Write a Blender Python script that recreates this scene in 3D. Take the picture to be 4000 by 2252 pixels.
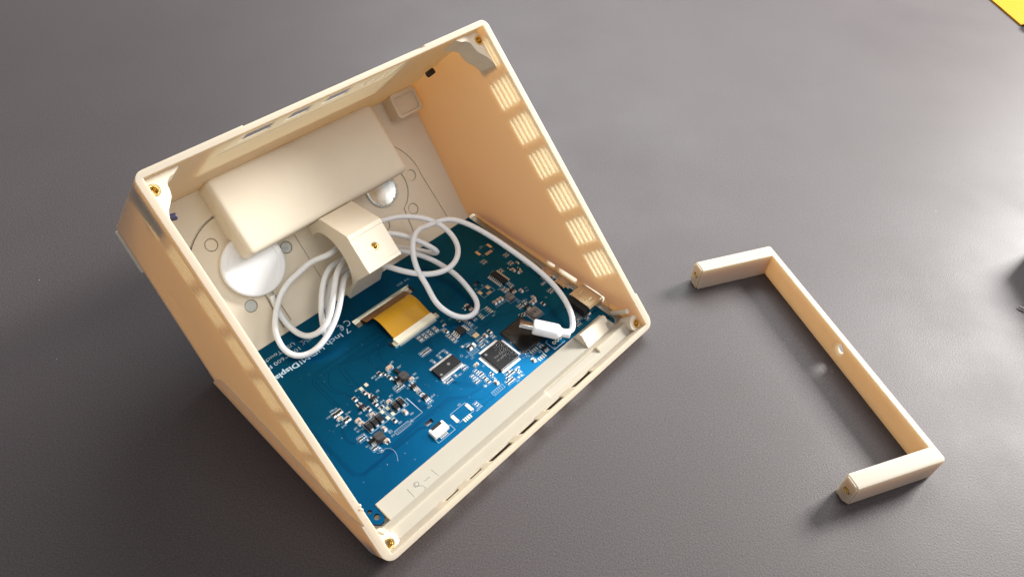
import bpy, bmesh, math, random
from math import sin, cos, pi, radians, atan2, hypot
from mathutils import Vector, Matrix
random.seed(7)
for o in list(bpy.data.objects): bpy.data.objects.remove(o)
sc = bpy.context.scene
COL = sc.collection

# ------------------------------------------------------------------ camera
F_PX, PITCH, ROLL, CAM_H = 2831.585, 0.817706, -0.075429, 0.297102
cam = bpy.data.cameras.new('camera'); co = bpy.data.objects.new('camera', cam); COL.objects.link(co)
cam.sensor_fit = 'HORIZONTAL'; cam.sensor_width = 36.0; cam.lens = F_PX/4000*36
cam.clip_start = 0.01; cam.clip_end = 20
fw = Vector((0, cos(PITCH), -sin(PITCH))); r0 = Vector((1, 0, 0)); d0 = fw.cross(r0)
cr, sr = cos(ROLL), sin(ROLL)
rr = r0*cr + d0*sr; dd = -r0*sr + d0*cr
co.matrix_world = Matrix(((rr.x, -dd.x, -fw.x, 0), (rr.y, -dd.y, -fw.y, 0), (rr.z, -dd.z, -fw.z, CAM_H), (0, 0, 0, 1)))
sc.camera = co
cam.dof.use_dof = False

# ------------------------------------------------------------------ world and lamps
W = bpy.data.worlds.new('World'); sc.world = W; W.use_nodes = True
bg = W.node_tree.nodes['Background']; bg.inputs[0].default_value = (0.90, 0.93, 1.0, 1); bg.inputs[1].default_value = 0.26
def area(name, loc, target, size, size_y, power, col):
    l = bpy.data.lights.new(name, 'AREA'); l.shape = 'RECTANGLE'; l.size = size; l.size_y = size_y
    l.energy = power; l.color = col
    o = bpy.data.objects.new(name, l); COL.objects.link(o); o.location = loc
    o.rotation_euler = (Vector(target)-Vector(loc)).to_track_quat('-Z', 'Y').to_euler()
    return o
SUN = Vector((0.67, 0.53, 0.52)).normalized()
area('window_light', Vector((0.2, 0.22, 0)) + SUN*1.5, (0.1, 0.25, 0), 0.40, 0.40, 36, (1.0, 0.985, 0.96))
area('window_sky', (0.15, 1.3, 0.9), (0.0, 0.4, 0), 1.1, 0.6, 15, (0.95, 0.98, 1.0))
area('room_fill', (0.8, -0.05, 1.35), (0.0, 0.3, 0), 0.8, 0.8, 4.5, (1.0, 0.98, 0.95))
sc.view_settings.view_transform = 'Standard'; sc.view_settings.look = 'None'
sc.view_settings.exposure = 0.88; sc.view_settings.gamma = 1.0
sc.cycles.max_bounces = 10; sc.cycles.diffuse_bounces = 5

# ------------------------------------------------------------------ materials
def mat(name, col, rough=0.5, metal=0.0, spec=0.5, coat=0.0, **kw):
    m = bpy.data.materials.new(name); m.use_nodes = True
    b = m.node_tree.nodes['Principled BSDF']
    b.inputs['Base Color'].default_value = (*col, 1); b.inputs['Roughness'].default_value = rough
    b.inputs['Metallic'].default_value = metal; b.inputs['Specular IOR Level'].default_value = spec
    b.inputs['Coat Weight'].default_value = coat
    for k, v in kw.items(): b.inputs[k].default_value = v
    return m
def bsdf(m): return m.node_tree.nodes['Principled BSDF']
def bump(m, scale, strength, dist=0.0003, detail=3, kind='noise', coord='Object', stretch=None, rough_var=None):
    nt = m.node_tree; N = nt.nodes; L = nt.links
    tc = N.new('ShaderNodeTexCoord'); mp = N.new('ShaderNodeMapping'); L.new(tc.outputs[coord], mp.inputs[0])
    if stretch: mp.inputs['Scale'].default_value = stretch
    t = N.new('ShaderNodeTexNoise'); t.inputs['Scale'].default_value = scale; t.inputs['Detail'].default_value = detail
    L.new(mp.outputs[0], t.inputs[0])
    bp = N.new('ShaderNodeBump'); bp.inputs['Strength'].default_value = strength; bp.inputs['Distance'].default_value = dist
    L.new(t.outputs[0], bp.inputs['Height']); L.new(bp.outputs[0], bsdf(m).inputs['Normal'])
    return t, bp
def vary(m, c1, c2, scale, detail=4, lo=0.35, hi=0.65):
    nt = m.node_tree; N = nt.nodes; L = nt.links
    tc = N.new('ShaderNodeTexCoord'); t = N.new('ShaderNodeTexNoise'); t.inputs['Scale'].default_value = scale
    t.inputs['Detail'].default_value = detail; L.new(tc.outputs['Object'], t.inputs[0])
    r = N.new('ShaderNodeValToRGB'); r.color_ramp.elements[0].position = lo; r.color_ramp.elements[1].position = hi
    r.color_ramp.elements[0].color = (*c1, 1); r.color_ramp.elements[1].color = (*c2, 1)
    L.new(t.outputs[0], r.inputs[0]); L.new(r.outputs[0], bsdf(m).inputs['Base Color'])
    return r
def sss(m, w, radius, scale):
    b = bsdf(m); m.node_tree.nodes['Principled BSDF'].subsurface_method = 'RANDOM_WALK'
    b.inputs['Subsurface Weight'].default_value = w; b.inputs['Subsurface Radius'].default_value = radius
    b.inputs['Subsurface Scale'].default_value = scale
def plastic(name, col=(0.84, 0.735, 0.575), scale=0.0055, radius=(1.0, 0.60, 0.11), lines=(0.3, 0.3, 1)):
    m = mat(name, col, 0.52, spec=0.35)
    sss(m, 1.0, radius, scale)
    nt = m.node_tree; N = nt.nodes; L = nt.links
    tc = N.new('ShaderNodeTexCoord')
    # printed layers: fine lines plus grain
    sep = N.new('ShaderNodeSeparateXYZ'); L.new(tc.outputs['Object'], sep.inputs[0])
    wv = N.new('ShaderNodeMath'); wv.operation = 'MULTIPLY'; wv.inputs[1].default_value = 2*pi/0.0004
    L.new(sep.outputs[0], wv.inputs[0])
    sn = N.new('ShaderNodeMath'); sn.operation = 'SINE'; L.new(wv.outputs[0], sn.inputs[0])
    ns = N.new('ShaderNodeTexNoise'); ns.inputs['Scale'].default_value = 1500; ns.inputs['Detail'].default_value = 3
    L.new(tc.outputs['Object'], ns.inputs[0])
    ad = N.new('ShaderNodeMath'); ad.operation = 'MULTIPLY_ADD'; ad.inputs[1].default_value = 0.12
    L.new(sn.outputs[0], ad.inputs[0]); L.new(ns.outputs[0], ad.inputs[2])
    bv = N.new('ShaderNodeBevel'); bv.samples = 4; bv.inputs['Radius'].default_value = 0.0006
    bp = N.new('ShaderNodeBump'); bp.inputs['Strength'].default_value = 0.22; bp.inputs['Distance'].default_value = 0.00012
    L.new(ad.outputs[0], bp.inputs['Height']); L.new(bv.outputs[0], bp.inputs['Normal']); L.new(bp.outputs[0], bsdf(m).inputs['Normal'])
    # slight colour unevenness of the filament
    n2 = N.new('ShaderNodeTexNoise'); n2.inputs['Scale'].default_value = 60; n2.inputs['Detail'].default_value = 5
    L.new(tc.outputs['Object'], n2.inputs[0])
    mx = N.new('ShaderNodeMix'); mx.data_type = 'RGBA'; L.new(n2.outputs[0], mx.inputs[0])
    mx.inputs[6].default_value = (*[c*0.96 for c in col], 1); mx.inputs[7].default_value = (*[min(1, c*1.04) for c in col], 1)
    L.new(mx.outputs[2], bsdf(m).inputs['Base Color'])
    return m
M = {}
M['shell'] = plastic('printed_plastic', col=(0.89, 0.825, 0.68))
def see_glow(m, w=0.585, absorb=(0.71, 0.475, 0.0), dens=700):
    """thin plastic that lets light through: half scattering skin, tinted body"""
    b = bsdf(m); b.inputs['Subsurface Weight'].default_value = 0
    nt = m.node_tree; N = nt.nodes; L = nt.links
    out = [n for n in N if n.type == 'OUTPUT_MATERIAL'][0]
    tl = N.new('ShaderNodeBsdfTranslucent'); tl.inputs[0].default_value = (0.96, 0.93, 0.84, 1)
    mxs = N.new('ShaderNodeMixShader'); mxs.inputs[0].default_value = w
    L.new(b.outputs[0], mxs.inputs[1]); L.new(tl.outputs[0], mxs.inputs[2]); L.new(mxs.outputs[0], out.inputs[0])
    va = N.new('ShaderNodeVolumeAbsorption'); va.inputs[0].default_value = (*absorb, 1); va.inputs[1].default_value = dens
    L.new(va.outputs[0], out.inputs[1])
see_glow(M['shell'])
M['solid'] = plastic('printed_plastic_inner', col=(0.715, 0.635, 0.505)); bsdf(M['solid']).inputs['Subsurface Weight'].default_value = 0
M['white'] = mat('white_rubber', (0.80, 0.81, 0.82), 0.38, spec=0.5); sss(M['white'], 0.35, (1, 0.95, 0.9), 0.0012)
bump(M['white'], 300, 0.05)
M['puck'] = mat('white_gloss_plastic', (0.84, 0.85, 0.86), 0.42); sss(M['puck'], 0.3, (1, 1, 1), 0.001)
M['brass'] = mat('brass', (0.78, 0.58, 0.24), 0.25, 1.0); bump(M['brass'], 1500, 0.4)
M['steel'] = mat('nickel', (0.72, 0.70, 0.66), 0.22, 1.0); bump(M['steel'], 700, 0.15)
M['tin'] = mat('solder', (0.82, 0.82, 0.80), 0.28, 0.9); bump(M['tin'], 1200, 0.3)
M['pad'] = mat('tinned_pad', (0.66, 0.66, 0.52), 0.32, 0.5); bump(M['pad'], 900, 0.4)
M['gold'] = mat('gold_plate', (0.80, 0.66, 0.42), 0.3, 0.8)
M['black'] = mat('black_epoxy', (0.012, 0.012, 0.013), 0.5, spec=0.25); bump(M['black'], 1800, 0.35)
M['blackgloss'] = mat('black_tape', (0.012, 0.011, 0.011), 0.28); bump(M['blackgloss'], 160, 0.3, 0.0004)
M['ferrite'] = mat('inductor_grey', (0.20, 0.17, 0.15), 0.55, 0.1); bump(M['ferrite'], 1600, 0.6)
M['darkferrite'] = mat('inductor_black', (0.035, 0.032, 0.031), 0.5); bump(M['darkferrite'], 1500, 0.6)
M['print_black'] = mat('black_print', (0.02, 0.02, 0.02), 0.6)
M['print_grey'] = mat('laser_print', (0.16, 0.16, 0.16), 0.6)
M['tan'] = mat('ceramic_tan', (0.42, 0.27, 0.18), 0.5)
M['silk'] = mat('white_silkscreen', (0.33, 0.45, 0.53), 0.5)
M['ivory'] = mat('ivory_connector', (0.80, 0.74, 0.58), 0.45)
M['ivorywhite'] = mat('white_connector', (0.88, 0.86, 0.78), 0.4)
M['graphite'] = mat('pencil', (0.22, 0.21, 0.20), 0.5)
M['dark'] = mat('dark_cavity', (0.02, 0.018, 0.016), 0.7)
M['bluewire'] = mat('dark_blue_plastic', (0.03, 0.03, 0.07), 0.4)
M['bin_yellow'] = mat('yellow_plastic', (0.33, 0.155, 0.0), 0.6, spec=0.1)
M['bin_blue'] = mat('blue_plastic', (0.06, 0.2, 0.34), 0.4)
M['bin_black'] = mat('black_rubber', (0.015, 0.015, 0.017), 0.5)
# solder mask: blue varnish over copper, slightly uneven, glossy
M['pcb'] = mat('blue_solder_mask', (0.0, 0.3, 0.6), 0.33, metal=0.88)
vary(M['pcb'], (0.0, 0.086, 0.195), (0.0, 0.102, 0.23), 35)
bump(M['pcb'], 260, 0.04)
M['trace'] = mat('dark_trace', (0.002, 0.04, 0.125), 0.32, metal=0.93)
M['pcbedge'] = mat('board_edge', (0.012, 0.02, 0.05), 0.6)
# clear film
M['film'] = mat('clear_film', (0.9, 0.92, 0.93), 0.12)
nt = M['film'].node_tree; tp = nt.nodes.new('ShaderNodeBsdfTransparent'); tp.inputs[0].default_value = (0.93, 0.94, 0.95, 1); gl = nt.nodes.new('ShaderNodeBsdfGlossy'); gl.inputs['Roughness'].default_value = 0.1
fz = nt.nodes.new('ShaderNodeFresnel'); fz.inputs[0].default_value = 1.5; ms = nt.nodes.new('ShaderNodeMixShader'); fm = nt.nodes.new('ShaderNodeMath'); fm.operation = 'MULTIPLY'; fm.inputs[1].default_value = 0.3; nt.links.new(fz.outputs[0], fm.inputs[0]); nt.links.new(fm.outputs[0], ms.inputs[0]); nt.links.new(tp.outputs[0], ms.inputs[1]); nt.links.new(gl.outputs[0], ms.inputs[2])
nt.links.new(ms.outputs[0], [n for n in nt.nodes if n.type == 'OUTPUT_MATERIAL'][0].inputs[0])
bump(M['film'], 220, 0.6, 0.0006)
M['glue'] = mat('clear_glue', (0.85, 0.88, 0.86), 0.15); bsdf(M['glue']).inputs['Transmission Weight'].default_value = 0.5
bump(M['glue'], 350, 0.8, 0.0006)
M['magnet'] = mat('zinc_disc', (0.62, 0.66, 0.64), 0.3, 0.7)
r_ = vary(M['magnet'], (0.50, 0.53, 0.49), (0.86, 0.88, 0.86), 130)
# amber flex ribbon with fine conductors
M['flex'] = mat('polyimide_amber', (0.72, 0.36, 0.02), 0.22, spec=0.7)
nt = M['flex'].node_tree
tc = nt.nodes.new('ShaderNodeTexCoord'); sp = nt.nodes.new('ShaderNodeSeparateXYZ'); nt.links.new(tc.outputs['Object'], sp.inputs[0])
mm_ = nt.nodes.new('ShaderNodeMath'); mm_.operation = 'MULTIPLY'; mm_.inputs[1].default_value = 2*pi/0.0007; nt.links.new(sp.outputs[0], mm_.inputs[0])
sn_ = nt.nodes.new('ShaderNodeMath'); sn_.operation = 'SINE'; nt.links.new(mm_.outputs[0], sn_.inputs[0])
rp = nt.nodes.new('ShaderNodeValToRGB'); rp.color_ramp.elements[0].color = (0.26, 0.11, 0.006, 1); rp.color_ramp.elements[1].color = (0.80, 0.42, 0.015, 1)
rp.color_ramp.elements[0].position = 0.15; rp.color_ramp.elements[1].position = 0.75
ma = nt.nodes.new('ShaderNodeMath'); ma.operation = 'MULTIPLY_ADD'; ma.inputs[1].default_value = 0.5; ma.inputs[2].default_value = 0.5
nt.links.new(sn_.outputs[0], ma.inputs[0]); nt.links.new(ma.outputs[0], rp.inputs[0]); nt.links.new(rp.outputs[0], bsdf(M['flex']).inputs['Base Color'])
M['flexbrown'] = mat('polyimide_brown', (0.20, 0.085, 0.022), 0.3); vary(M['flexbrown'], (0.15, 0.06, 0.015), (0.26, 0.12, 0.035), 120)
# table: matt dark grey board with a paper-like tooth and a soft sheen
M['table'] = mat('grey_board', (0.17, 0.155, 0.155), 0.50, spec=0.27)
nt = M['table'].node_tree; N = nt.nodes; L = nt.links
tc = N.new('ShaderNodeTexCoord')
n1 = N.new('ShaderNodeTexNoise'); n1.inputs['Scale'].default_value = 1100; n1.inputs['Detail'].default_value = 4; L.new(tc.outputs['Object'], n1.inputs[0])
n3 = N.new('ShaderNodeTexNoise'); n3.inputs['Scale'].default_value = 9; n3.inputs['Detail'].default_value = 6; L.new(tc.outputs['Object'], n3.inputs[0])
n4 = N.new('ShaderNodeTexVoronoi'); n4.inputs['Scale'].default_value = 42; L.new(tc.outputs['Object'], n4.inputs[0])
bp = N.new('ShaderNodeBump'); bp.inputs['Strength'].default_value = 0.45; bp.inputs['Distance'].default_value = 0.00022
L.new(n1.outputs[0], bp.inputs['Height']); L.new(bp.outputs[0], bsdf(M['table']).inputs['Normal'])
mx = N.new('ShaderNodeMix'); mx.data_type = 'RGBA'; mx.inputs[6].default_value = (0.0455, 0.0366, 0.0360, 1); mx.inputs[7].default_value = (0.0605, 0.0500, 0.0495, 1)
L.new(n3.outputs[0], mx.inputs[0])
lt = N.new('ShaderNodeMath'); lt.operation = 'LESS_THAN'; lt.inputs[1].default_value = 0.009; L.new(n4.outputs['Distance'], lt.inputs[0])
mx2 = N.new('ShaderNodeMix'); mx2.data_type = 'RGBA'; L.new(lt.outputs[0], mx2.inputs[0]); L.new(mx.outputs[2], mx2.inputs[6]); mx2.inputs[7].default_value = (0.45, 0.44, 0.43, 1)
n5 = N.new('ShaderNodeTexNoise'); n5.inputs['Scale'].default_value = 1400; n5.inputs['Detail'].default_value = 2; L.new(tc.outputs['Object'], n5.inputs[0])
mr = N.new('ShaderNodeMapRange'); mr.inputs[1].default_value = 0.3; mr.inputs[2].default_value = 0.7; mr.inputs[3].default_value = 0.72; mr.inputs[4].default_value = 1.28; L.new(n5.outputs[0], mr.inputs[0])
mx3 = N.new('ShaderNodeMix'); mx3.data_type = 'RGBA'; mx3.blend_type = 'MULTIPLY'; mx3.inputs[0].default_value = 1; L.new(mx2.outputs[2], mx3.inputs[6]); L.new(mr.outputs[0], mx3.inputs[7])
L.new(mx3.outputs[2], bsdf(M['table']).inputs['Base Color'])
n6 = N.new('ShaderNodeTexNoise'); n6.inputs['Scale'].default_value = 14; n6.inputs['Detail'].default_value = 8; L.new(tc.outputs['Object'], n6.inputs[0])
mr2 = N.new('ShaderNodeMapRange'); mr2.inputs[1].default_value = 0.35; mr2.inputs[2].default_value = 0.7; mr2.inputs[3].default_value = 0.47; mr2.inputs[4].default_value = 0.56; L.new(n6.outputs[0], mr2.inputs[0]); L.new(mr2.outputs[0], bsdf(M['table']).inputs['Roughness'])

# ------------------------------------------------------------------ frames
BO = Vector((-0.04055971, 0.11591796, 0.0)); YAW = radians(49.72103)
BM = Matrix.Translation(BO) @ Matrix.Rotation(YAW, 4, 'Z')
TH = radians(43.2404); CS, SN = cos(TH), sin(TH); ZB = 6.4259
BETA = radians(50.8532); CB, SB = cos(BETA), sin(BETA)
def sd(s, d): return (CS*s + SN*d, ZB + SN*s - CS*d)                 # opening frame -> (y, z) mm
def to_d(y, z): return SN*y - CS*(z-ZB)
def base(x, t, h=0.0): return Vector((x, 132.3 + CB*t - SB*h, 2.9 + SB*t + CB*h))
BASEM = Matrix(((1, 0, 0, 0), (0, CB, -SB, 132.3), (0, SB, CB, 2.9), (0, 0, 0, 1)))   # (x, t, h) -> box mm
OPENM = Matrix(((1, 0, 0, 0), (0, CS, SN, 0), (0, SN, -CS, ZB), (0, 0, 0, 1)))        # (x, s, d) -> box mm

class Root:
    """a thing: an Empty at its base, placed at org (mm) in the frame fm"""
    def __init__(s, name, label, cat, org=(0, 0, 0), fm=BM, group=None, rot=None):
        s.o = bpy.data.objects.new(name, None); COL.objects.link(s.o); s.o.empty_display_size = 0.01
        s.org = Vector(org); s.fm = fm
        s.o.matrix_world = fm @ Matrix.Translation(s.org*0.001)
        s.o['label'] = label; s.o['category'] = cat
        if group: s.o['group'] = group
def link(name, me, root, parent=None, org=None):
    """me is in mm, frame of the root, minus org"""
    o = bpy.data.objects.new(name, me); COL.objects.link(o)
    p = parent or (root.o if root else None)
    if p: o.parent = p
    return o
def finish(bm, name, m, smooth=True, angle=40, off=(0, 0, 0), recalc=True):
    if recalc: bmesh.ops.recalc_face_normals(bm, faces=bm.faces)
    me = bpy.data.meshes.new(name)
    bmesh.ops.translate(bm, verts=bm.verts, vec=-Vector(off)); bmesh.ops.scale(bm, verts=bm.verts, vec=(0.001,)*3)
    bm.to_mesh(me); bm.free()
    for mm in (m if isinstance(m, (list, tuple)) else [m]): me.materials.append(mm)
    if smooth:
        for p in me.polygons: p.use_smooth = True
        me.set_sharp_from_angle(angle=radians(angle))
    return me
def part(root, name, bm, m, parent=None, local=None, **kw):
    """bm in frame mm. parent: a part object whose origin is the root's origin"""
    me = finish(bm, name, m, off=root.org, **kw)
    return link(name, me, root, parent)
def prism(pts, M4, h0, h1, bm=None, mi=0):
    """polygon pts (a,b) extruded along c from h0 to h1 then mapped by M4"""
    bm = bm or bmesh.new(); M4 = M4 or Matrix()
    lo = [bm.verts.new(M4 @ Vector((a, b, h0))) for a, b in pts]; hi = [bm.verts.new(M4 @ Vector((a, b, h1))) for a, b in pts]
    n = len(pts); fs = [bm.faces.new(lo[::-1]), bm.faces.new(hi)]
    for i in range(n): fs.append(bm.faces.new((lo[i], lo[(i+1) % n], hi[(i+1) % n], hi[i])))
    for f in fs: f.material_index = mi
    return bm
def boxb(x0, x1, y0, y1, z0, z1, bm=None, M4=None, mi=0):
    return prism([(x0, y0), (x1, y0), (x1, y1), (x0, y1)], M4, z0, z1, bm, mi)
def rrect(x0, x1, y0, y1, r, n=6):
    out = []
    for cx, cy, a0 in ((x1-r, y1-r, 0), (x0+r, y1-r, 90), (x0+r, y0+r, 180), (x1-r, y0+r, 270)):
        for i in range(n+1):
            a = radians(a0 + 90*i/n); out.append((cx + r*cos(a), cy + r*sin(a)))
    return out
def circ(cx, cy, r, n=24): return [(cx + r*cos(2*pi*i/n), cy + r*sin(2*pi*i/n)) for i in range(n)]
XM = Matrix(((0, 0, 1, 0), (1, 0, 0, 0), (0, 1, 0, 0), (0, 0, 0, 1)))   # (y, z, x) prism coords -> box
def lathe(prof, M4, n=32, bm=None, mi=0, closed=False):
    """prof (r, h) rotated about h"""
    bm = bm or bmesh.new(); rings = []
    for r, h in prof:
        if r < 1e-6: rings.append([bm.verts.new(M4 @ Vector((0, 0, h)))])
        else: rings.append([bm.verts.new(M4 @ Vector((r*cos(2*pi*i/n), r*sin(2*pi*i/n), h))) for i in range(n)])
    pairs = list(zip(rings, rings[1:]))
    if closed: pairs.append((rings[-1], rings[0]))
    for A, B in pairs:
        for i in range(n):
            j = (i+1) % n
            if len(A) == 1 and len(B) == 1: continue
            if len(A) == 1: f = bm.faces.new((A[0], B[i], B[j]))
            elif len(B) == 1: f = bm.faces.new((A[i], B[0], A[j]))
            else: f = bm.faces.new((A[i], B[i], B[j], A[j]))
            f.material_index = mi
    return bm
def tmp(bm, name='tmp'):
    bmesh.ops.recalc_face_normals(bm, faces=bm.faces)
    me = bpy.data.meshes.new(name); bm.to_mesh(me); bm.free()
    o = bpy.data.objects.new(name, me); COL.objects.link(o); return o
def boolean(bm, ops):
    """ops: list of (operation, bmesh). returns a bmesh"""
    o = tmp(bm); cut = []
    for op, b in ops:
        c = tmp(b); cut.append(c); md = o.modifiers.new('b', 'BOOLEAN'); md.operation = op; md.object = c; md.solver = 'EXACT'
        if op == 'DIFFERENCE' and len(c.data.polygons) > 40: md.use_self = False
    bpy.context.view_layer.update()
    dg = bpy.context.evaluated_depsgraph_get()
    me = bpy.data.meshes.new_from_object(o.evaluated_get(dg))
    out = bmesh.new(); out.from_mesh(me)
    for c in cut + [o]:
        m_ = c.data; bpy.data.objects.remove(c); bpy.data.meshes.remove(m_)
    bpy.data.meshes.remove(me)
    bmesh.ops.remove_doubles(out, verts=out.verts, dist=0.001)
    return out

# ------------------------------------------------------------------ table
bm = bmesh.new()
T = 2.2
boxb(-1600, 1600, -900, 2200, -25, 0, bm)
me = finish(bm, 'table', M['table'], smooth=False)
tb = bpy.data.objects.new('table_top', me); COL.objects.link(tb); tb['kind'] = 'structure'

# ================================================================== ENCLOSURE
case = Root('enclosure', 'open beige 3D-printed display enclosure lying face down with its back off and white cable inside', 'electronics case')
S_OUT = 177.91
yP = sd(S_OUT, 0)
# outer profile in (y, z)
def line_isect(p, d, q, e):
    den = d[0]*e[1]-d[1]*e[0]; t = ((q[0]-p[0])*e[1]-(q[1]-p[1])*e[0])/den
    return (p[0]+d[0]*t, p[1]+d[1]*t)
b_out = (132.3 + SB*1.9, 2.9 - CB*1.9)            # a point of the outer base plane
Pc = line_isect(sd(S_OUT, 0), (SN, -CS), b_out, (CB, SB))
Qc = line_isect((0, 0), (1, 0), b_out, (CB, SB))
Bc = line_isect(sd(0, 0), (SN, -CS), (0, 0), (1, 0))
outer_yz = [sd(0, 0), sd(S_OUT, 0), Pc, Qc, Bc]
def taper_prism(yz, x0f, x1f):
    bm = bmesh.new()
    lo = [bm.verts.new((x0f(y, z), y, z)) for y, z in yz]; hi = [bm.verts.new((x1f(y, z), y, z)) for y, z in yz]
    n = len(yz); bm.faces.new(lo[::-1]); bm.faces.new(hi)
    for i in range(n): bm.faces.new((lo[i], lo[(i+1) % n], hi[(i+1) % n], hi[i]))
    return bm
bodyb = taper_prism(outer_yz, lambda y, z: 0, lambda y, z: 180 - 0.035*max(0, to_d(y, z)))
rr_ = prism(rrect(0, 180.0, 0.0, S_OUT + 0.0, 4.0), OPENM, -0.0, 130)
ops = [('INTERSECT', rr_)]
# wider front frame
bez = [Qc, (Qc[0]-5, 7), (121, 12.0), (115, 13.4), (32, 13.6), (25, 14.6), (18, 17.2), (14.2, 19.7), sd(0.0, 0), Bc]
bezb = prism(bez, XM, -1.0, 181.0)
bez_rr = prism(rrect(-1.0, 181.0, 0, 160, 5.0), OPENM, 0.0, 130)
bezb = boolean(bezb, [('INTERSECT', bez_rr)])
ops.append(('UNION', bezb))
# cavity
I_top = line_isect(sd(175.1, 0), (SN, -CS), (132.3, 2.9), (CB, SB))
PT = 1.0                                            # thickness of the base panel
I_top2 = line_isect(sd(175.1, 0), (SN, -CS), (132.3+SB*PT, 2.9-CB*PT), (CB, SB)); I_bot2 = line_isect((0, 1.2), (1, 0), (132.3+SB*PT, 2.9-CB*PT), (CB, SB))
cav = [sd(2.7, -6), sd(2.7, 6.9), (10.8, 6.3), (11.3, 6.3), (15.6, 3.5), (25.7, 3.4), (25.75, 1.2), I_bot2, I_top2, sd(175.1, -6)]
def xr(y, z): return 177.0 - 0.05*max(0, to_d(y, z))
ops.append(('DIFFERENCE', taper_prism(cav, lambda y, z: 3.0, xr)))
# pocket beside the board, ear cut-outs
ops.append(('DIFFERENCE', prism([(24, 1.7), (130.0, 1.7), (131.5, 4.0), (129, 7.4), (124, 8.6), (34, 8.6), (24, 7)], XM, 168, 176.9)))
ops.append(('DIFFERENCE', boxb(3.0, 13.1, 15.6, 26.5, 1.2, 6)))
ops.append(('DIFFERENCE', boxb(168.6, 177.5, 15.6, 26.5, 1.2, 7)))
# step in the rail
ops.append(('DIFFERENCE', boxb(108, 147, 6.5, 12.6, 4.6, 8)))
# side vents: five slots in a group, left thin at the bottom of the groove
def stad(s0, s1, d, w, n=5):
    r = w/2; o = []
    for i in range(n+1): a = -pi/2 + pi*i/n; o.append((s1-r + r*cos(a), d + r*sin(a)))
    for i in range(n+1): a = pi/2 + pi*i/n; o.append((s0+r + r*cos(a), d + r*sin(a)))
    return o
SDX = Matrix(((0, 0, 1, 0), (CS, SN, 0, 0), (SN, -CS, 0, ZB), (0, 0, 0, 1)))   # (s, d, x) -> box
for k in range(7):
    s0 = 35.2 + 20.05*k
    g = bmesh.new(); g2 = bmesh.new(); g3 = bmesh.new()
    for j in range(5):
        d = 2.2 + 3.45*j
        prism(stad(s0, s0+14.7, d, 2.2), SDX, 177.32 - 0.05*d, 190, g)
        if k == 0: prism(stad(33.5, 171.0, d+4.0, 0.7), SDX, -1.5, 0.55, g2)
    prism(rrect(s0-0.3, s0+15.0, 0.9, 17.3, 1.0), SDX, 178.3-0.035*9.5, 190, g3)
    prism(rrect(s0-0.3, s0+15.0, 5.0, 22.5, 1.0), SDX, 1.5, 3.5, g3)
    ops.append(('DIFFERENCE', g3)); ops.append(('DIFFERENCE', g))
    if k == 0: ops.append(('DIFFERENCE', g2))
# top wall: shallow panel and through slots
XDS = Matrix(((1, 0, 0, 0), (0, SN, CS, 0), (0, -CS, SN, ZB), (0, 0, 0, 1)))   # (x, d, s) -> box
ops.append(('DIFFERENCE', prism([(37, 21), (43, 3.4), (132, 3.4), (128, 22)], XDS, 170, 175.5)))
ops.append(('DIFFERENCE', prism([(33, 46), (33, 3.0), (134, 3.0), (134, 46)], XDS, 176.0, 190)))
def slotp(x0, x1, d0, d1, sl=2.0):
    return [(x0, d1), (x0+sl, d0), (x1, d0), (x1-0.6, d1)]
g = bmesh.new(); g2 = bmesh.new()
for x0, x1 in ((46, 62), (68, 81), (87, 102), (108.5, 112), (115, 118.5), (121, 124)):
    prism(slotp(x0, x1, 7.4, 16.2), XDS, 170, 185, g)
ops.append(('DIFFERENCE', g))
# stepped rim of the top wall
ops.append(('DIFFERENCE', prism([(45, -3), (141.5, -3), (139.5, 2.2), (46, 2.2)], XDS, 177.1, 190)))
# bottom wall slots
g = bmesh.new()
for x0, x1 in ((34.2, 42.8), (48.6, 57), (61.2, 75.8), (81.2, 93.6), (100.2, 112), (119, 134)):
    da, db = (3.4, 5.9) if x0 < 50 else (1.9, 6.2)
    prism([(x0, db), (x0+1.2, da), (x1, da), (x1, db)], XDS, -8, 6, g)
ops.append(('DIFFERENCE', g)); ops.append(('DIFFERENCE', prism([(30, 0.95), (137, 0.95), (137, 14), (30, 14)], XDS, -8, 2.1)))
# ports in the right wall
ops.append(('DIFFERENCE', boxb(176, 190, 49.8, 63.0, 3.4, 8.0)))
ops.append(('DIFFERENCE', boxb(176, 190, 30.0, 45.0, 3.0, 8.4)))
ops.append(('DIFFERENCE', boxb(176, 190, 66.0, 72.0, 3.4, 7.0)))
# grooves, pockets and pin holes in the thick base plate
def arcstrip(cx, cy, r, w, a0, a1, n=24):
    o = [(cx+(r+w/2)*cos(radians(a0+(a1-a0)*i/n)), cy+(r+w/2)*sin(radians(a0+(a1-a0)*i/n))) for i in range(n+1)]
    return o + [(cx+(r-w/2)*cos(radians(a1+(a0-a1)*i/n)), cy+(r-w/2)*sin(radians(a1+(a0-a1)*i/n))) for i in range(n+1)]
PK = (44.0, 38.0); MG = (129.5, 38.0)
bops = []
bops.append(('DIFFERENCE', prism(arcstrip(*PK, 29.6, 0.9, 88, 200), BASEM, -3, 3)))
ops.append(('DIFFERENCE', prism(arcstrip(*PK, 29.6, 0.9, 92, 186), BASEM, -6, 3)))
bops.append(('DIFFERENCE', prism(arcstrip(*MG, 26.5, 0.35, -5, 75), BASEM, -0.7, 3)))
bops.append(('DIFFERENCE', prism([(156.2, 36), (155.8, 36), (159.3, 3), (159.7, 3)], BASEM, -0.7, 3)))
bops.append(('DIFFERENCE', prism([(71.0, 41), (71.3, 41), (73.1, 3), (72.8, 3)], BASEM, -0.6, 3)))
bops.append(('DIFFERENCE', prism([(45.0, 25), (46.2, 25), (47.2, 4), (46.0, 4)], BASEM, -0.8, 3)))
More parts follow.
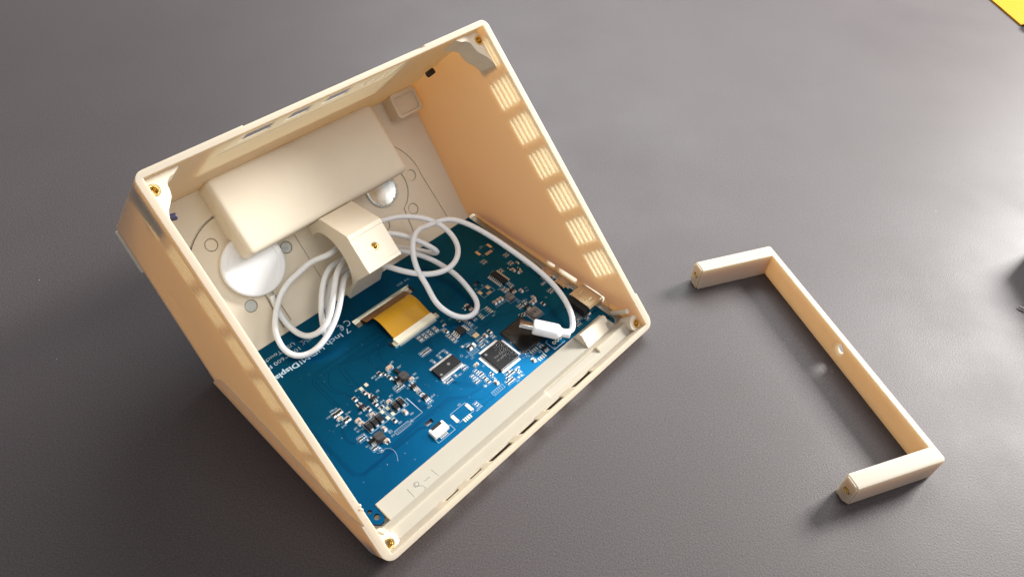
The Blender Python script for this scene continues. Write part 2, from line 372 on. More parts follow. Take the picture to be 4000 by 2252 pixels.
bops.append(('DIFFERENCE', prism([(41.8, 25), (42.6, 25), (42.4, 2.6), (41.6, 2.6)], BASEM, -0.8, 3)))
bops.append(('DIFFERENCE', prism(circ(*MG, 15.6, 40), BASEM, -0.85, 3)))
bops.append(('DIFFERENCE', prism([(130, 24), (136, 24), (134, 3.5), (131.5, 3.5)], BASEM, -0.8, 3)))
PINS = ((32.2, 56.0), (64.0, 37.4), (33.3, 20.6), (149.8, 38.4), (120.0, 21.2), (141.0, 21.0))
for px_, py_ in PINS: bops.append(('DIFFERENCE', prism(circ(px_, py_, 3.25, 28), BASEM, -0.85, 3)))
shell = boolean(bodyb, ops)
shell_o = part(case, 'shell', shell, M['shell'], angle=28)
tp_ = (I_top[0]-132.3)*CB + (I_top[1]-2.9)*SB
pan = bmesh.new()
pv = [[pan.verts.new(base(x, t, h)) for x, t in ((3.02, -1.9), (172.6, -1.9), (172.6, tp_-0.1), (3.02, tp_-0.1))] for h in (-PT+0.01, 0.0)]
pan.faces.new(pv[0][::-1]); pan.faces.new(pv[1])
for i in range(4): pan.faces.new((pv[0][i], pv[0][(i+1) % 4], pv[1][(i+1) % 4], pv[1][i]))
part(case, 'base_panel', boolean(pan, bops), M['solid'], angle=28)
def child(parent, name, bm, m, root=case, **kw): return part(root, name, bm, m, parent=parent, **kw)
# pin plugs
for i, (px_, py_) in enumerate(PINS):
    if i in (3, 4): continue
    b = lathe([(0, -0.85), (2.95, -0.85), (2.95, -0.35), (2.7, -0.12), (0, -0.12)], BASEM @ Matrix.Translation((px_, py_, 0)), 28)
    part(case, 'round_plug', b, M['glue'] if i in (1, 2) else M['solid'])
# battery-like inner housing, rounded corners
def bevel_all(bm, w, seg=3, sel=None):
    es = [e for e in bm.edges if (sel is None or sel(e))]
    bmesh.ops.bevel(bm, geom=es, offset=w, segments=seg, profile=0.6, affect='EDGES'); return bm
b = boxb(40.4, 139.6, 135.0, 175.6, 68.2, 89.0, None, OPENM)
bmesh.ops.recalc_face_normals(b, faces=b.faces)
bevel_all(b, 3.6, 5)
part(case, 'inner_housing', b, M['solid'], angle=60)
# cable holder with a tunnel
prof = [(99.2, 50.7), (120.2, 50.7), (134.8, 68.6), (134.8, 90.0), (96, 93.5), (89.4, 93.2), (94.5, 82), (98.2, 68)]
b = prism(prof, SDX, 79.7, 100.3)
tun = bmesh.new()
prism(circ(113.3, 84.0, 15.0, 40), SDX, 60, 120, tun)
def cone(xa, ra, xb, rb, bm):
    A = [bm.verts.new(SDX @ Vector((113.3+ra*cos(2*pi*i/40), 84+ra*sin(2*pi*i/40), xa))) for i in range(40)]
    B = [bm.verts.new(SDX @ Vector((113.3+rb*cos(2*pi*i/40), 84+rb*sin(2*pi*i/40), xb))) for i in range(40)]
    bm.faces.new(A); bm.faces.new(B)
    for i in range(40): bm.faces.new((A[i], A[(i+1) % 40], B[(i+1) % 40], B[i]))
    return bm
c1 = cone(79.0, 17.0, 84.5, 14.6, bmesh.new()); c2 = cone(95.5, 14.6, 101.0, 17.0, bmesh.new())
b = boolean(b, [('DIFFERENCE', tun), ('DIFFERENCE', c1), ('DIFFERENCE', c2),
                ('DIFFERENCE', boxb(70, 110, 101.4, 117.8, 49, 50.95, None, OPENM)),
                ('DIFFERENCE', prism(circ(90.0, 109.4, 2.05, 24), OPENM, 45, 60))])
holder = part(case, 'cable_holder', b, M['solid'], angle=30)
def insert(root, M4, parent, r=2.2, ln=4.5, name='threaded_insert'):
    ri = r*0.56
    pr = [(r, 0.1), (r, ln), (ri, ln), (ri, 0.5), (ri+0.25, 0.0), (r-0.2, -0.1)]
    b = lathe(pr, M4, 28, closed=True)
    # knurl
    for v in b.verts: pass
    lathe([(0, ln-0.6), (ri+0.02, ln-0.6)], M4, 20, b)
    for k in range(3): lathe([(ri, 0.9+k*0.9), (ri-0.18, 1.2+k*0.9), (ri, 1.5+k*0.9)], M4, 20, b)
    return part(root, name, b, M['brass'], parent=parent, angle=35)
def at_open(x, s, d): return OPENM @ Matrix.Translation((x, s, d))
insert(case, at_open(90.0, 109.4, 50.95), holder, 2.0)
# corner gussets and bosses with brass inserts
def gusset(flip):
    fx = (lambda x: 180-x) if flip else (lambda x: x)
    P = [(2.6, 175.4), (18.5, 175.4), (15.4, 173.4), (12.6, 172.6), (10.7, 170.8), (10.2, 168.4), (9.4, 166.0), (7.6, 163.8), (5.8, 161.8), (4.6, 159.4), (3.6, 157), (2.6, 155)]
    P = [(fx(x), s) for x, s in P]
    # smooth the wavy side
    def cm(p0, p1, p2, p3, t): return tuple(0.5*((2*b_)+(-a+c)*t+(2*a-5*b_+4*c-d_)*t*t+(-a+3*b_-3*c+d_)*t**3) for a, b_, c, d_ in zip(p0, p1, p2, p3))
    w = P[1:]; q = [P[0]]
    for i in range(len(w)-1):
        p0 = w[max(0, i-1)]; p3 = w[min(len(w)-1, i+2)]
        for k in range(4): q.append(cm(p0, w[i], w[i+1], p3, k/4))
    q.append(w[-1])
    return q
for flip in (False, True):
    x = 174.9 if flip else 5.1
    b = prism(gusset(flip), OPENM, 6.0, 18.0)
    b = boolean(b, [('DIFFERENCE', prism(circ(x, 170.6, 2.42, 24), OPENM, 4, 11))])
    g_o = part(case, 'corner_boss', b, M['solid'], angle=40)
    insert(case, at_open(x, 170.6, 6.0), g_o, 2.4)
for x in (5.2, 174.8):
    pts = circ(x, 5.4, 4.6, 28)
    if x < 90: pts = [(a + (0.7*sin(3*i) if a > x else 0), c + (0.6*cos(2.3*i) if c > 6 else 0)) for i, (a, c) in enumerate(pts)]
    b = prism(pts, OPENM, 4.2, 13.0)
    b = boolean(b, [('DIFFERENCE', prism(circ(x, 5.2, 2.42, 24), OPENM, 2, 9.5))])
    g_o = part(case, 'corner_boss', b, M['solid'], angle=40)
    insert(case, at_open(x, 5.2, 4.2), g_o, 2.4)
# rib on the right wall by the lower boss
b = prism(circ(174.9, 13.0, 1.5, 16), OPENM, 6, 19); part(case, 'wall_rib', b, M['solid'])
# wedge that clamps the board
b = prism([(15.2, 3.45), (20.7, 8.8), (22.2, 8.4), (25.4, 3.45)], XM, 145.6, 165.2)
b = boolean(b, [('DIFFERENCE', boxb(163.0, 166.5, 14, 18.6, 3, 10))])
part(case, 'board_clamp', b, M['solid'], angle=25)
# small pocket housing near the far corner and a dark peg on each side
pb = boolean(prism(rrect(154, 171.5, 69, 83.0, 2.2), BASEM, 0.0, 10.0), [('DIFFERENCE', prism(rrect(155.6, 169.9, 70.6, 80.5, 1.5), BASEM, 8.6, 20))])
part(case, 'pocket_housing', pb, M['solid'], angle=30)
b = lathe([(0, 0), (1.5, 0), (1.5, 7), (1.1, 7.4), (0.7, 7.4), (0.6, 6.6), (0, 6.6)], Matrix.Translation((4.0, sd(162.5, 24)[0], sd(162.5, 24)[1])) @ Matrix.Rotation(radians(90), 4, 'Y') @ Matrix.Rotation(radians(18), 4, 'X'), 18)
part(case, 'magnet_peg', b, M['bluewire'])
b = lathe([(0, 0), (1.6, 0), (1.6, 4.5), (0, 4.5)], Matrix.Translation((166.0, sd(172.4, 47)[0], sd(172.4, 47)[1])) @ Matrix.Rotation(radians(78), 4, 'Y'), 18)
part(case, 'magnet_peg', b, M['dark'])
# foot block on the outside of the base, at the far left corner
fb = boolean(boxb(-0.9, 40, 59, 81, -5.3, -1.85, None, BASEM), [])
bevel_all(fb, 0.8, 2); part(case, 'foot_block', fb, M['solid'])
# broken print scars near the lower left ear
b = bmesh.new()
for i in range(6):
    s_ = random.uniform(21, 31); x_ = random.uniform(2.0, 3.1)
    y_, z_ = sd(s_, random.uniform(0.1, 0.4)); bmesh.ops.create_icosphere(b, subdivisions=1, radius=random.uniform(0.35, 1.1), matrix=Matrix.Translation((x_, y_, z_)) @ Matrix.Diagonal((1, 1.4, 0.5, 1)))
o = part(case, 'print_scar', b, M['shell'], recalc=False); o['kind'] = 'stuff'
# pencil note  19-1
b = bmesh.new()
def ribbon(pts, w, z, bm, mi=0):
    """flat strip along pts (x, y)"""
    L_ = []; n = len(pts)
    for i, p in enumerate(pts):
        a = Vector(pts[max(0, i-1)]); c = Vector(pts[min(n-1, i+1)]); t = (c-a)
        if t.length < 1e-6: t = Vector((1, 0))
        t.normalize(); nrm = Vector((-t.y, t.x))
        if 0 < i < n-1:
            t1 = (Vector(p)-a).normalized(); k = max(0.5, abs(nrm.dot(Vector((-t1.y, t1.x))))); ww = w/2/k
        else: ww = w/2
        q = Vector(p)
        L_.append((bm.verts.new((*(q+nrm*ww), z)), bm.verts.new((*(q-nrm*ww), z))))
    for A, B_ in zip(L_, L_[1:]):
        f = bm.faces.new((A[0], A[1], B_[1], B_[0])); f.material_index = mi
    return bm
def chz(y): return 3.515
for pts in ([(27.4, 21.3), (27.2, 16.2)], [(31.6, 21.4), (30.4, 20.6), (30.6, 19.4), (31.9, 19.0), (33.0, 19.9), (32.8, 21.0), (31.6, 21.4), (30.9, 19.9), (32.2, 19.0), (33.4, 17.6), (33.6, 16.0), (32.4, 15.8)], [(35.2, 19.0), (36.2, 18.7), (37.2, 19.0), (38.4, 18.7)], [(41.2, 21.0), (41.6, 16.2)]):
    ribbon(pts, 0.26, chz(0), b)
part(case, 'pencil_note', b, M['graphite'], smooth=False, recalc=False)

# ================================================================== CHARGER PUCK + CABLE
cable = Root('charging_cable', 'white USB-C charging cable coiled through the beige holder, with round puck on the case wall', 'cable', base(44, 38, 0))
def catmull(P, n):
    P = [Vector(p) for p in P]; out = []
    P = [P[0]*2-P[1]] + P + [P[-1]*2-P[-2]]
    for i in range(1, len(P)-2):
        p0, p1, p2, p3 = P[i-1:i+3]
        t0 = 0; t1 = t0+max(1e-3, (p1-p0).length**0.5); t2 = t1+max(1e-3, (p2-p1).length**0.5); t3 = t2+max(1e-3, (p3-p2).length**0.5)
        for k in range(n):
            t = t1+(t2-t1)*k/n
            A1 = p0*((t1-t)/(t1-t0))+p1*((t-t0)/(t1-t0)); A2 = p1*((t2-t)/(t2-t1))+p2*((t-t1)/(t2-t1)); A3 = p2*((t3-t)/(t3-t2))+p3*((t-t2)/(t3-t2))
            B1 = A1*((t2-t)/(t2-t0))+A2*((t-t0)/(t2-t0)); B2 = A2*((t3-t)/(t3-t1))+A3*((t-t1)/(t3-t1))
            out.append(B1*((t2-t)/(t2-t1))+B2*((t-t1)/(t2-t1)))
    out.append(P[-2]); 
    # light smoothing
    for _ in range(14):
        out = [out[0]]+[(out[i-1]+out[i]*2+out[i+1])/4 for i in range(1, len(out)-1)]+[out[-1]]
    return out
def tube(P, r, n=14, bm=None, mi=0, rfun=None):
    bm = bm or bmesh.new(); rings = []
    t = (P[1]-P[0]).normalized(); u = t.orthogonal().normalized()
    for i, p in enumerate(P):
        t2 = (P[min(i+1, len(P)-1)]-P[max(i-1, 0)]).normalized()
        u = (u - t2*u.dot(t2)).normalized(); v = t2.cross(u)
        R_ = rfun(i/(len(P)-1)) if rfun else r
        rings.append([bm.verts.new(p+u*R_*cos(2*pi*k/n)+v*R_*sin(2*pi*k/n)) for k in range(n)])
    for A, B_ in zip(rings, rings[1:]):
        for k in range(n): f = bm.faces.new((A[k], A[(k+1) % n], B_[(k+1) % n], B_[k])); f.material_index = mi
    bm.faces.new(rings[0][::-1]); bm.faces.new(rings[-1]); return bm
CR = 1.5
H0 = lambda x, y, z: (x, y, z)
CA = [(99.0, 134.0, 30.0), (92.0, 137.0, 32.0), (84.0, 139.0, 31.2), (76.0, 134.5, 33.9), (68.0, 141.2, 29.5), (60.8, 140.6, 27.4), (54.8, 141.2, 25.0), (45.8, 139.0, 21.0), (36.8, 132.0, 13.0), (34.3, 127.7, 10.0), (32.9, 121.3, 7.0), (34.1, 116.3, 5.5), (36.7, 113.0, 4.9), (41.1, 110.4, 5.6), (46.3, 109.1, 8.0), (52.5, 110.0, 10.5), (58.9, 112.1, 14.0), (64.5, 115.0, 18.0), (73.4, 123.2, 21.0), (77.5, 127.0, 21.0), (84.0, 130.2, 19.0), (92, 131, 18), (100.5, 129.5, 15.8), (108, 128.6, 15.2)]
CBp = [(44.0, 143.0, 20.5), (43.4, 140.5, 16.2), (43.0, 137.4, 12.6), (42.9, 133.0, 8.9), (43.5, 128.5, 6.9), (44.2, 123.1, 6.7), (45.7, 117.5, 9.0), (48.4, 113.9, 11.5), (52.4, 112.7, 14.0), (57.2, 113.8, 17.0), (61.0, 115.9, 20.0), (70.0, 124.8, 24.0), (76.0, 129.5, 26.5), (84.0, 134.3, 24.8), (92, 138, 25), (100, 139, 27.0), (107.0, 133.6, 29.0), (111.9, 129.5, 29.0), (116.6, 126.2, 27.0), (121.3, 121.2, 24.0), (125.9, 116.8, 20.0), (129.3, 113.6, 16.0), (130.4, 114.0, 13.2), (129.5, 117.6, 11.0), (127.1, 122.8, 10.4), (123.2, 128.0, 11.0), (116.2, 131.0, 15.0), (106, 133, 18), (98, 135.5, 20), (92, 137, 21), (84, 138, 22), (76.0, 136.0, 24.3), (68.6, 132.7, 22.0), (60.0, 124.2, 17.0), (57.0, 121.0, 11.0), (54.9, 117.6, 7.6), (53.9, 116.2, 5.2), (55.2, 115.2, 5.0), (56.9, 116.2, 5.8), (59.4, 119.0, 9.0), (64.6, 125.4, 14.0), (72.8, 131.4, 19.5), (80.0, 134.2, 19.0), (90, 134, 16.5), (100.0, 132.6, 14.6), (108, 131.4, 13.4), (115.7, 127.8, 13.4)]
RA = [(86, 141.0, 34.0), (92, 141.5, 35.0), (100, 140.4, 34.6), (106.0, 138.8, 33.8), (112.5, 136.8, 33.2), (117.9, 135.3, 33.0), (125.1, 131.5, 32.0), (131.7, 126.8, 30.0), (137.8, 121.6, 26.0), (139.7, 113.1, 23.0), (137.8, 105.6, 21.0), (133.6, 100.3, 20.0), (126.7, 96.3, 20.0), (119.0, 95.8, 20.0), (110.8, 100.1, 20.0), (105.3, 105.6, 21.0), (100.7, 112.1, 22.0), (98.2, 119.5, 21.4), (95, 126, 21), (88, 131, 22)]
RC = [(108.0, 132.2, 16.0), (115.7, 127.8, 15.0), (118.1, 125.7, 14.0), (122.4, 121.6, 12.0), (126.8, 114.2, 10.0), (128.4, 103.7, 9.5), (128.9, 95.5, 9.0), (126.7, 81.4, 7.0), (125.1, 77.0, 6.0), (122.0, 73.6, 5.5), (117.1, 72.1, 5.5), (112.3, 73.7, 6.0), (109.1, 77.3, 7.0), (106.8, 81.2, 9.0), (105.2, 87.0, 12.0), (106.3, 93.0, 15.0), (107.4, 97.8, 17.5), (107.7, 102.8, 21.0), (108.9, 107.4, 25.0), (111.9, 112.3, 29.0), (116.9, 116.9, 32.0), (122.8, 119.9, 31.5), (129.9, 121.9, 28.0), (136.3, 122.2, 26.4), (142.4, 120.0, 26.8), (147.7, 115.1, 26.0), (152.3, 104.8, 24.0), (155.8, 92.5, 21.0), (158.1, 79.3, 18.0), (159.9, 69.0, 15.5), (159.2, 55.0, 14.0), (156.4, 43.5, 13.0), (152.1, 34.6, 12.5), (148.6, 29.8, 11.5), (144.6, 26.4, 9.6), (142.2, 27.6, 9.0), (141.0, 29.4, 9.0)]
b = bmesh.new()
for P in (CA, CBp, RA, RC): tube(catmull(P, 7), CR, 14, b)
cab = part(cable, 'cord', b, M['white'], angle=60)
Mp = BASEM @ Matrix.Translation((44.0, 38.2, 0))
b = lathe([(0, 0.1), (15.2, 0.1), (15.8, 0.6), (16.0, 3.6), (15.7, 4.3), (15.0, 4.6), (12.9, 4.65), (12.5, 4.4), (12.1, 4.38), (0, 4.4)], Mp, 64)
part(cable, 'charging_puck', b, M['puck'], angle=18)
# plug
tip = Vector((127.2, 47.6, 11.0)); bk = Vector((141.6, 27.2, 8.4))
ax = (bk-tip).normalized(); wd = Vector((0, 0, 1)).cross(ax).normalized(); up = ax.cross(wd).normalized()
if up.z < 0: up = -up; 
ph = radians(30); wv = wd*cos(ph) + up*sin(ph)
if wv.x < 0: wv = -wv
wv = (wd if wd.x > 0 else -wd)*cos(ph) - up*sin(ph); hv = wv.cross(ax).normalized()
if hv.z < 0: hv = -hv
PM = Matrix(((wv.x, hv.x, ax.x, tip.x), (wv.y, hv.y, ax.y, tip.y), (wv.z, hv.z, ax.z, tip.z), (0, 0, 0, 1)))
def loft(secs, M4, bm=None, mi=0, caps=True):
    bm = bm or bmesh.new(); R_ = []
    for w, h, z in secs:
        r = min(w, h)/2*0.98; R_.append([bm.verts.new(M4 @ Vector((a, c, z))) for a, c in rrect(-w/2, w/2, -h/2, h/2, r, 6)])
    for A, B_ in zip(R_, R_[1:]):
        n = len(A)
        for i in range(n): f = bm.faces.new((A[i], A[(i+1) % n], B_[(i+1) % n], B_[i])); f.material_index = mi
    if caps: bm.faces.new(R_[0][::-1]).material_index = mi; bm.faces.new(R_[-1]).material_index = mi
    return bm
plug = part(cable, 'plug_body', loft([(10.2, 5.0, 7.0), (11.2, 6.0, 7.3), (11.6, 6.4, 8.2), (11.6, 6.4, 19.5), (11.0, 5.9, 20.6), (8.0, 4.6, 21.4), (5.0, 4.2, 22.4), (4.4, 4.0, 26.2), (3.9, 3.7, 26.8)], PM), M['puck'], angle=50)
part(cable, 'plug_tip', loft([(7.2, 1.5, 1.0), (7.3, 1.6, 0.1), (8.0, 2.3, 0.0), (8.3, 2.6, 0.25), (8.3, 2.6, 7.2)], PM), M['steel'], parent=plug, angle=40)
part(cable, 'contact_tongue', loft([(6.4, 0.7, 0.5), (6.4, 0.7, 1.2)], PM), M['dark'], parent=plug)
# zinc disc glued in the other pocket
mg = Root('steel_disc', 'round silvery disc glued into the circular pocket right of the cable holder', 'magnet disc', base(129, 39.5, -1.2))
b = lathe([(0, -1.2), (9.7, -1.2), (9.9, -0.6), (9.6, 0.1), (8.6, 0.3), (8.0, 0.05), (0, 0.15)], BASEM @ Matrix.Translation((128.5, 39.2, 0.4)), 48)
for v in b.verts: v.co += Vector((random.uniform(-1, 1), random.uniform(-1, 1), random.uniform(-1, 1)))*0.03
part(mg, 'disc', b, M['magnet'])
b = bmesh.new()
for i in range(42):
    a = radians(-150+i*5.6); r_ = 8.9+random.uniform(-0.4, 0.4); c = base(128.5+r_*cos(a), 39.2+r_*sin(a), 0.5)
    bmesh.ops.create_icosphere(b, subdivisions=2, radius=random.uniform(0.35, 0.75), matrix=Matrix.Translation(c) @ Matrix.Diagonal((1.6, 1.3, 0.45, 1)))
o = part(mg, 'glue_bead', b, M['glue'], recalc=False); o['kind'] = 'stuff'

# ================================================================== CIRCUIT BOARD
Z = 2.9
pcb = Root('circuit_board', 'blue circuit board of a seven inch display crowded with small parts under the cable', 'circuit board', (7, 25.8, 1.3))
out_ = [(7.0, 26), (7.0, 19.5), (9.2, 17.2), (11.3, 17.4), (12.6, 19.0), (12.9, 22), (13.0, 25.8), (167.0, 25.8), (167.0, 22.0), (167.6, 19.0), (169, 17.2), (171.0, 17.6), (172.0, 19.2), (172.0, 131.6), (7.0, 131.6)]
b = prism(out_, None, 1.35, Z)
cuts = [('DIFFERENCE', boxb(69.9, 108.8, 108.6, 114.5, 0, 5)), ('DIFFERENCE', boxb(55.0, 59.4, 39.1, 41.4, 0, 5)), ('DIFFERENCE', boxb(134.4, 138.4, 87.9, 89.9, 0, 5)),
        ('DIFFERENCE', prism(circ(10.2, 21.0, 1.5, 20), None, 0, 5)), ('DIFFERENCE', prism(circ(169.2, 21.6, 1.5, 20), None, 0, 5)), ('DIFFERENCE', prism(circ(9.4, 24.9, 1.0, 16), None, 0, 5))]
b = boolean(b, cuts)
for f in b.faces: f.material_index = 0 if abs(f.normal.z) > 0.5 else 1
board = part(pcb, 'board', b, [M['pcb'], M['pcbedge']], smooth=False)
b = boxb(8, 171, 27, 131, 0.25, 1.25); part(pcb, 'screen_back', b, M['steel'], smooth=False)
def flat(x0, x1, y0, y1, z=Z+0.02, bm=None): return boxb(x0, x1, y0, y1, z-0.03, z, bm)
# ---- traces
tr = bmesh.new()
def trace(pts, n=1, gap=0.8, w=0.22, z=Z+0.012):
    for k in range(n):
        off = (k-(n-1)/2)*gap; q = []
        for i, p in enumerate(pts):
            a = Vector(pts[max(0, i-1)]); c = Vector(pts[min(len(pts)-1, i+1)]); t = (c-a).normalized(); nn = Vector((-t.y, t.x))
            q.append(tuple(Vector(p)+nn*off))
        ribbon(q, w, z, tr)
trace([(75.5, 100.2), (36.0, 100.6), (31.9, 96.6), (31.5, 92.0), (31.5, 76.0)], 1, 0.8)
trace([(75.5, 99.2), (37.0, 99.6), (33.4, 96.0), (33.0, 91.6), (33.0, 75.0)], 1, 0.8)
trace([(75.5, 96.6), (45.0, 97.0), (35.6, 96.8), (35.4, 87.0), (40.6, 76.0)])
trace([(75.5, 95.6), (46.0, 95.8), (41.0, 95.8), (37.4, 91), (37.0, 86.5), (41.6, 75.6)])
trace([(75.0, 92.8), (60.0, 92.8), (48.4, 96.0), (46.0, 93.3), (44.3, 80.0)])
trace([(75.0, 91.8), (60.5, 91.8), (50.6, 94.0), (48.0, 92.0), (46.4, 78.6)])
trace([(74.0, 90.9), (62.5, 91.0), (60.0, 89.0), (59.4, 79.0)])
trace([(74.0, 90.0), (69.0, 90.8), (65.6, 88.0), (64.8, 79.0)])
for k in range(4): trace([(14.6+0.5*k, 96+k), (14.6+0.55*k, 43.2+0.3*k), (18.0+0.3*k, 39.9+0.45*k), (52.0, 40.2+0.45*k), (56, 37.6+0.4*k)], w=0.16)
for k in range(3): trace([(31.0, 41.6+0.6*k), (54.5, 42.8+0.6*k), (73.5, 43.0+0.55*k), (80.3, 37.4+0.5*k), (90.0, 36.6+0.5*k)], w=0.16)
trace([(60, 42.0), (73.7, 42.0), (84.7, 31.9), (89.7, 31.6), (89, 29.0)], w=0.18)
trace([(81.2, 29.0), (98.4, 28.9)], 2, 0.6, 0.16)
trace([(69.6, 36.4), (78.2, 36.5), (80.6, 33.6)], w=0.2)
for k in range(6): trace([(80.5, 52.6-0.9*k*0.6), (81.7+0.4*k, 44.7+0.5*k), (86.5+0.2*k, 39.0+0.55*k), (92+0.2*k, 39.4+0.5*k)], w=0.15)
for k in range(9): trace([(80.0+1.1*k, 63.2), (80.0+1.1*k, 68+0.6*k), (86.0+1.0*k, 76+0.4*k), (86.0+1.5*k, 84.2)], w=0.14)
for k in range(6): trace([(140+0.1*k, 46.4-1.05*k*0.8), (151.0, 46.2-1.05*k*0.8), (164, 46.0-0.8*k)], w=0.26)
trace([(116, 64), (128, 64.2), (133, 61), (137, 61)], 2, 0.6, 0.18); trace([(128, 64.2), (128, 72), (134, 77)], 1, 0.6, 0.2)
trace([(110.5, 88), (119, 90), (131, 94), (152, 94.5)], 1, 0.6, 0.2)
for k in range(5): trace([(58.8+0.6*k, 56), (59.2+0.6*k, 49), (62.5, 46.0+0.5*k)], w=0.15)
trace([(26, 66), (24, 60), (24.4, 56.5), (29, 54)], 2, 0.8, 0.2)
for k in range(4):   # meander
    pts = []; 
    for i in range(9): pts.append((85.6+0.9*i, 47.2-1.3*k+(0.35 if i % 2 else -0.35)))
    trace(pts, w=0.12)
o = part(pcb, 'copper_trace', tr, M['trace'], parent=board, smooth=False, recalc=False); o['kind'] = 'stuff'
# ---- silkscreen
sk = bmesh.new(); ZS = Z+0.022
def sline(pts, w=0.16, close=False): ribbon(pts+([pts[0]] if close else []), w, ZS, sk)
def sbox(x0, x1, y0, y1, w=0.16):
    for a, c in (((x0, y0), (x1, y0)), ((x1, y0), (x1, y1)), ((x1, y1), (x0, y1)), ((x0, y1), (x0, y0))): ribbon([a, c], w, ZS, sk)
def scirc(x, y, r, w=0.14): ribbon([(x+r*cos(2*pi*i/16), y+r*sin(2*pi*i/16)) for i in range(17)], w, ZS, sk)
def stadium(x, y, w, h, lw=0.14):
    q = rrect(x-w/2, x+w/2, y-h/2, y+h/2, min(w, h)/2*0.95, 4); ribbon(q+[q[0]], lw, ZS, sk)
TXT = []
def text_mesh(txt, size, bold=False):
    cu = bpy.data.curves.new('t', 'FONT'); cu.body = txt; cu.size = size; cu.resolution_u = 2; cu.align_x = 'LEFT'
    if bold: cu.offset = 0.022*size
    o = bpy.data.objects.new('t', cu); COL.objects.link(o); bpy.context.view_layer.update()
    me = bpy.data.meshes.new_from_object(o.evaluated_get(bpy.context.evaluated_depsgraph_get()))
    bpy.data.objects.remove(o); bpy.data.curves.remove(cu); return me
def text(txt, x, y, size, ang=180, bm=None, z=None, bold=False, width=None, mi=0):
    bm = bm or sk; me = text_mesh(txt, size, bold); t = bmesh.new(); t.from_mesh(me); bpy.data.meshes.remove(me)
    xs = [v.co.x for v in t.verts]; 
    if width and xs:
        k = width/(max(xs)-min(xs))
        for v in t.verts: v.co.x *= k
    Mx = Matrix.Translation((x, y, ZS if z is None else z)) @ Matrix.Rotation(radians(ang), 4, 'Z')
    mp = {}
    for v in t.verts: mp[v] = bm.verts.new(Mx @ v.co)
    for f in t.faces:
        try: bm.faces.new([mp[v] for v in f.verts]).material_index = mi
        except ValueError: pass
    t.free()
text('7 Inch HDMI ', 66.0, 112.5, 4.5, width=30.6); text('Display', 34.3, 112.5, 4.5, bold=True, width=15.6)
text('1024*600 Pixels', 41.2, 119.9, 3.4, width=25.6)
text('USB Touch', 40.4, 124.4, 3.4, width=17.2)
text('C \u20ac', 69.4, 117.4, 6.0, width=7)
text('RoHS', 55.5, 121.6, 3.6, bold=True, width=9)
for a, c in (((42.4, 122.4), (47.2, 118.9)), ((42.4, 118.9), (47.2, 122.4)), ((43.2, 122.0), (46.2, 122.0)), ((43.2, 122.0), (43.8, 118.8)), ((46.2, 122.0), (45.6, 118.8))): ribbon([a, c], 0.15, ZS, sk)
text('V-6  2023', 112, 118.4, 2.1)
refs = [('R128', 55.6, 78.6), ('R127', 56.2, 76.6), ('C81', 67.5, 79.4), ('D20', 68.0, 74.6), ('R78', 62.4, 75.4), ('C82', 70.8, 66.0), ('C83', 70.0, 63.4), ('U11', 59.0, 67.0), ('C39', 44.4, 78.2), ('C66', 54.0, 64.2), ('R109', 48.6, 67.8), ('R107', 49.2, 64.6), ('ZD1', 51.2, 70.8), ('ZD2', 37.4, 66.6), ('R110', 40.0, 63.6), ('C73', 37.6, 60.8), ('C77', 30.6, 61.6), ('C76', 30.8, 59.6), ('C75', 33.2, 59.2), ('C65', 47.4, 49.6), ('C64', 54.6, 49.4), ('C60', 41.0, 49.4), ('L1', 30.4, 76.6), ('R20', 28.6, 77.0), ('R11', 25.4, 75.2), ('C34', 26.0, 68.8), ('R112', 33.6, 70.8), ('R117', 28.0, 66.4), ('U10', 28.8, 50.4), ('C74', 41.0, 48.6), ('C15', 40.6, 46.6), ('Q5', 61.6, 52.4), ('Q2', 62.6, 61.6), ('R139', 68.8, 50.0), ('R132', 63.4, 46.4), ('C81', 82.4, 66.4), ('C82', 86.8, 66.6), ('C83', 91.2, 66.8), ('R140', 89.6, 67.0), ('C90', 86.8, 50.0), ('U12', 98.4, 53.0), ('PL1', 102.0, 61.6), ('C80', 103.6, 61.0), ('C27', 96.8, 55.6), ('C57', 99.0, 45.6), ('TP4', 109.0, 27.6), ('TP3', 104.6, 27.2), ('C53', 120.6, 28.6), ('CN2', 74.0, 37.4), ('R41', 80.6, 29.2), ('R40', 78.4, 29.0), ('C41', 126.6, 65.6), ('U6', 128.4, 67.0), ('C17', 132.4, 68.8), ('C19', 134.4, 68.6), ('C18', 136.4, 68.4), ('C16', 138.6, 68.2), ('L1', 143.6, 64.2), ('C14', 154.0, 67.4), ('C13', 153.0, 65.4), ('J4', 137.2, 85.4), ('U2', 149.4, 88.8), ('CN5', 159.0, 108.0), ('R10', 145.0, 77.6), ('R12', 142.4, 76.8), ('C4', 151.4, 61.0), ('C2', 147.4, 61.2), ('L2', 156.4, 54.6), ('R15', 143.6, 63.0), ('J3', 133.0, 27.8), ('R52', 127.6, 37.2), ('R58', 126.2, 31.6), ('D1', 166.0, 33.0), ('U13', 113.6, 66.0), ('D17', 108.0, 80.0), ('L12', 104.0, 81.8)]
for t_, x, y in refs: text(t_, x+1.2, y+0.6, 1.45, width=0.62*len(t_)*1.0)
sbox(42.4, 50.8, 45.5, 47.8); 
for i in range(6): text('R11'+str(i), 43.9+i*1.25, 46.0, 1.0, ang=90, width=1.3)
sbox(90.1, 97.6, 29.0, 31.5)
for i in range(5): text('R14'+str(i), 91.6+i*1.25, 29.5, 1.0, ang=90, width=1.6)
sbox(99.1, 104.5, 54.2, 56.7)
for i in range(4): text('R10'+str(i), 100.4+i*1.2, 54.6, 0.95, ang=90, width=1.6)
sbox(108.2, 111.8, 62.0, 67.8)
for i in range(4): text('R15'+str(i), 111.2, 63.2+i*1.2, 0.95, ang=180, width=2.3)
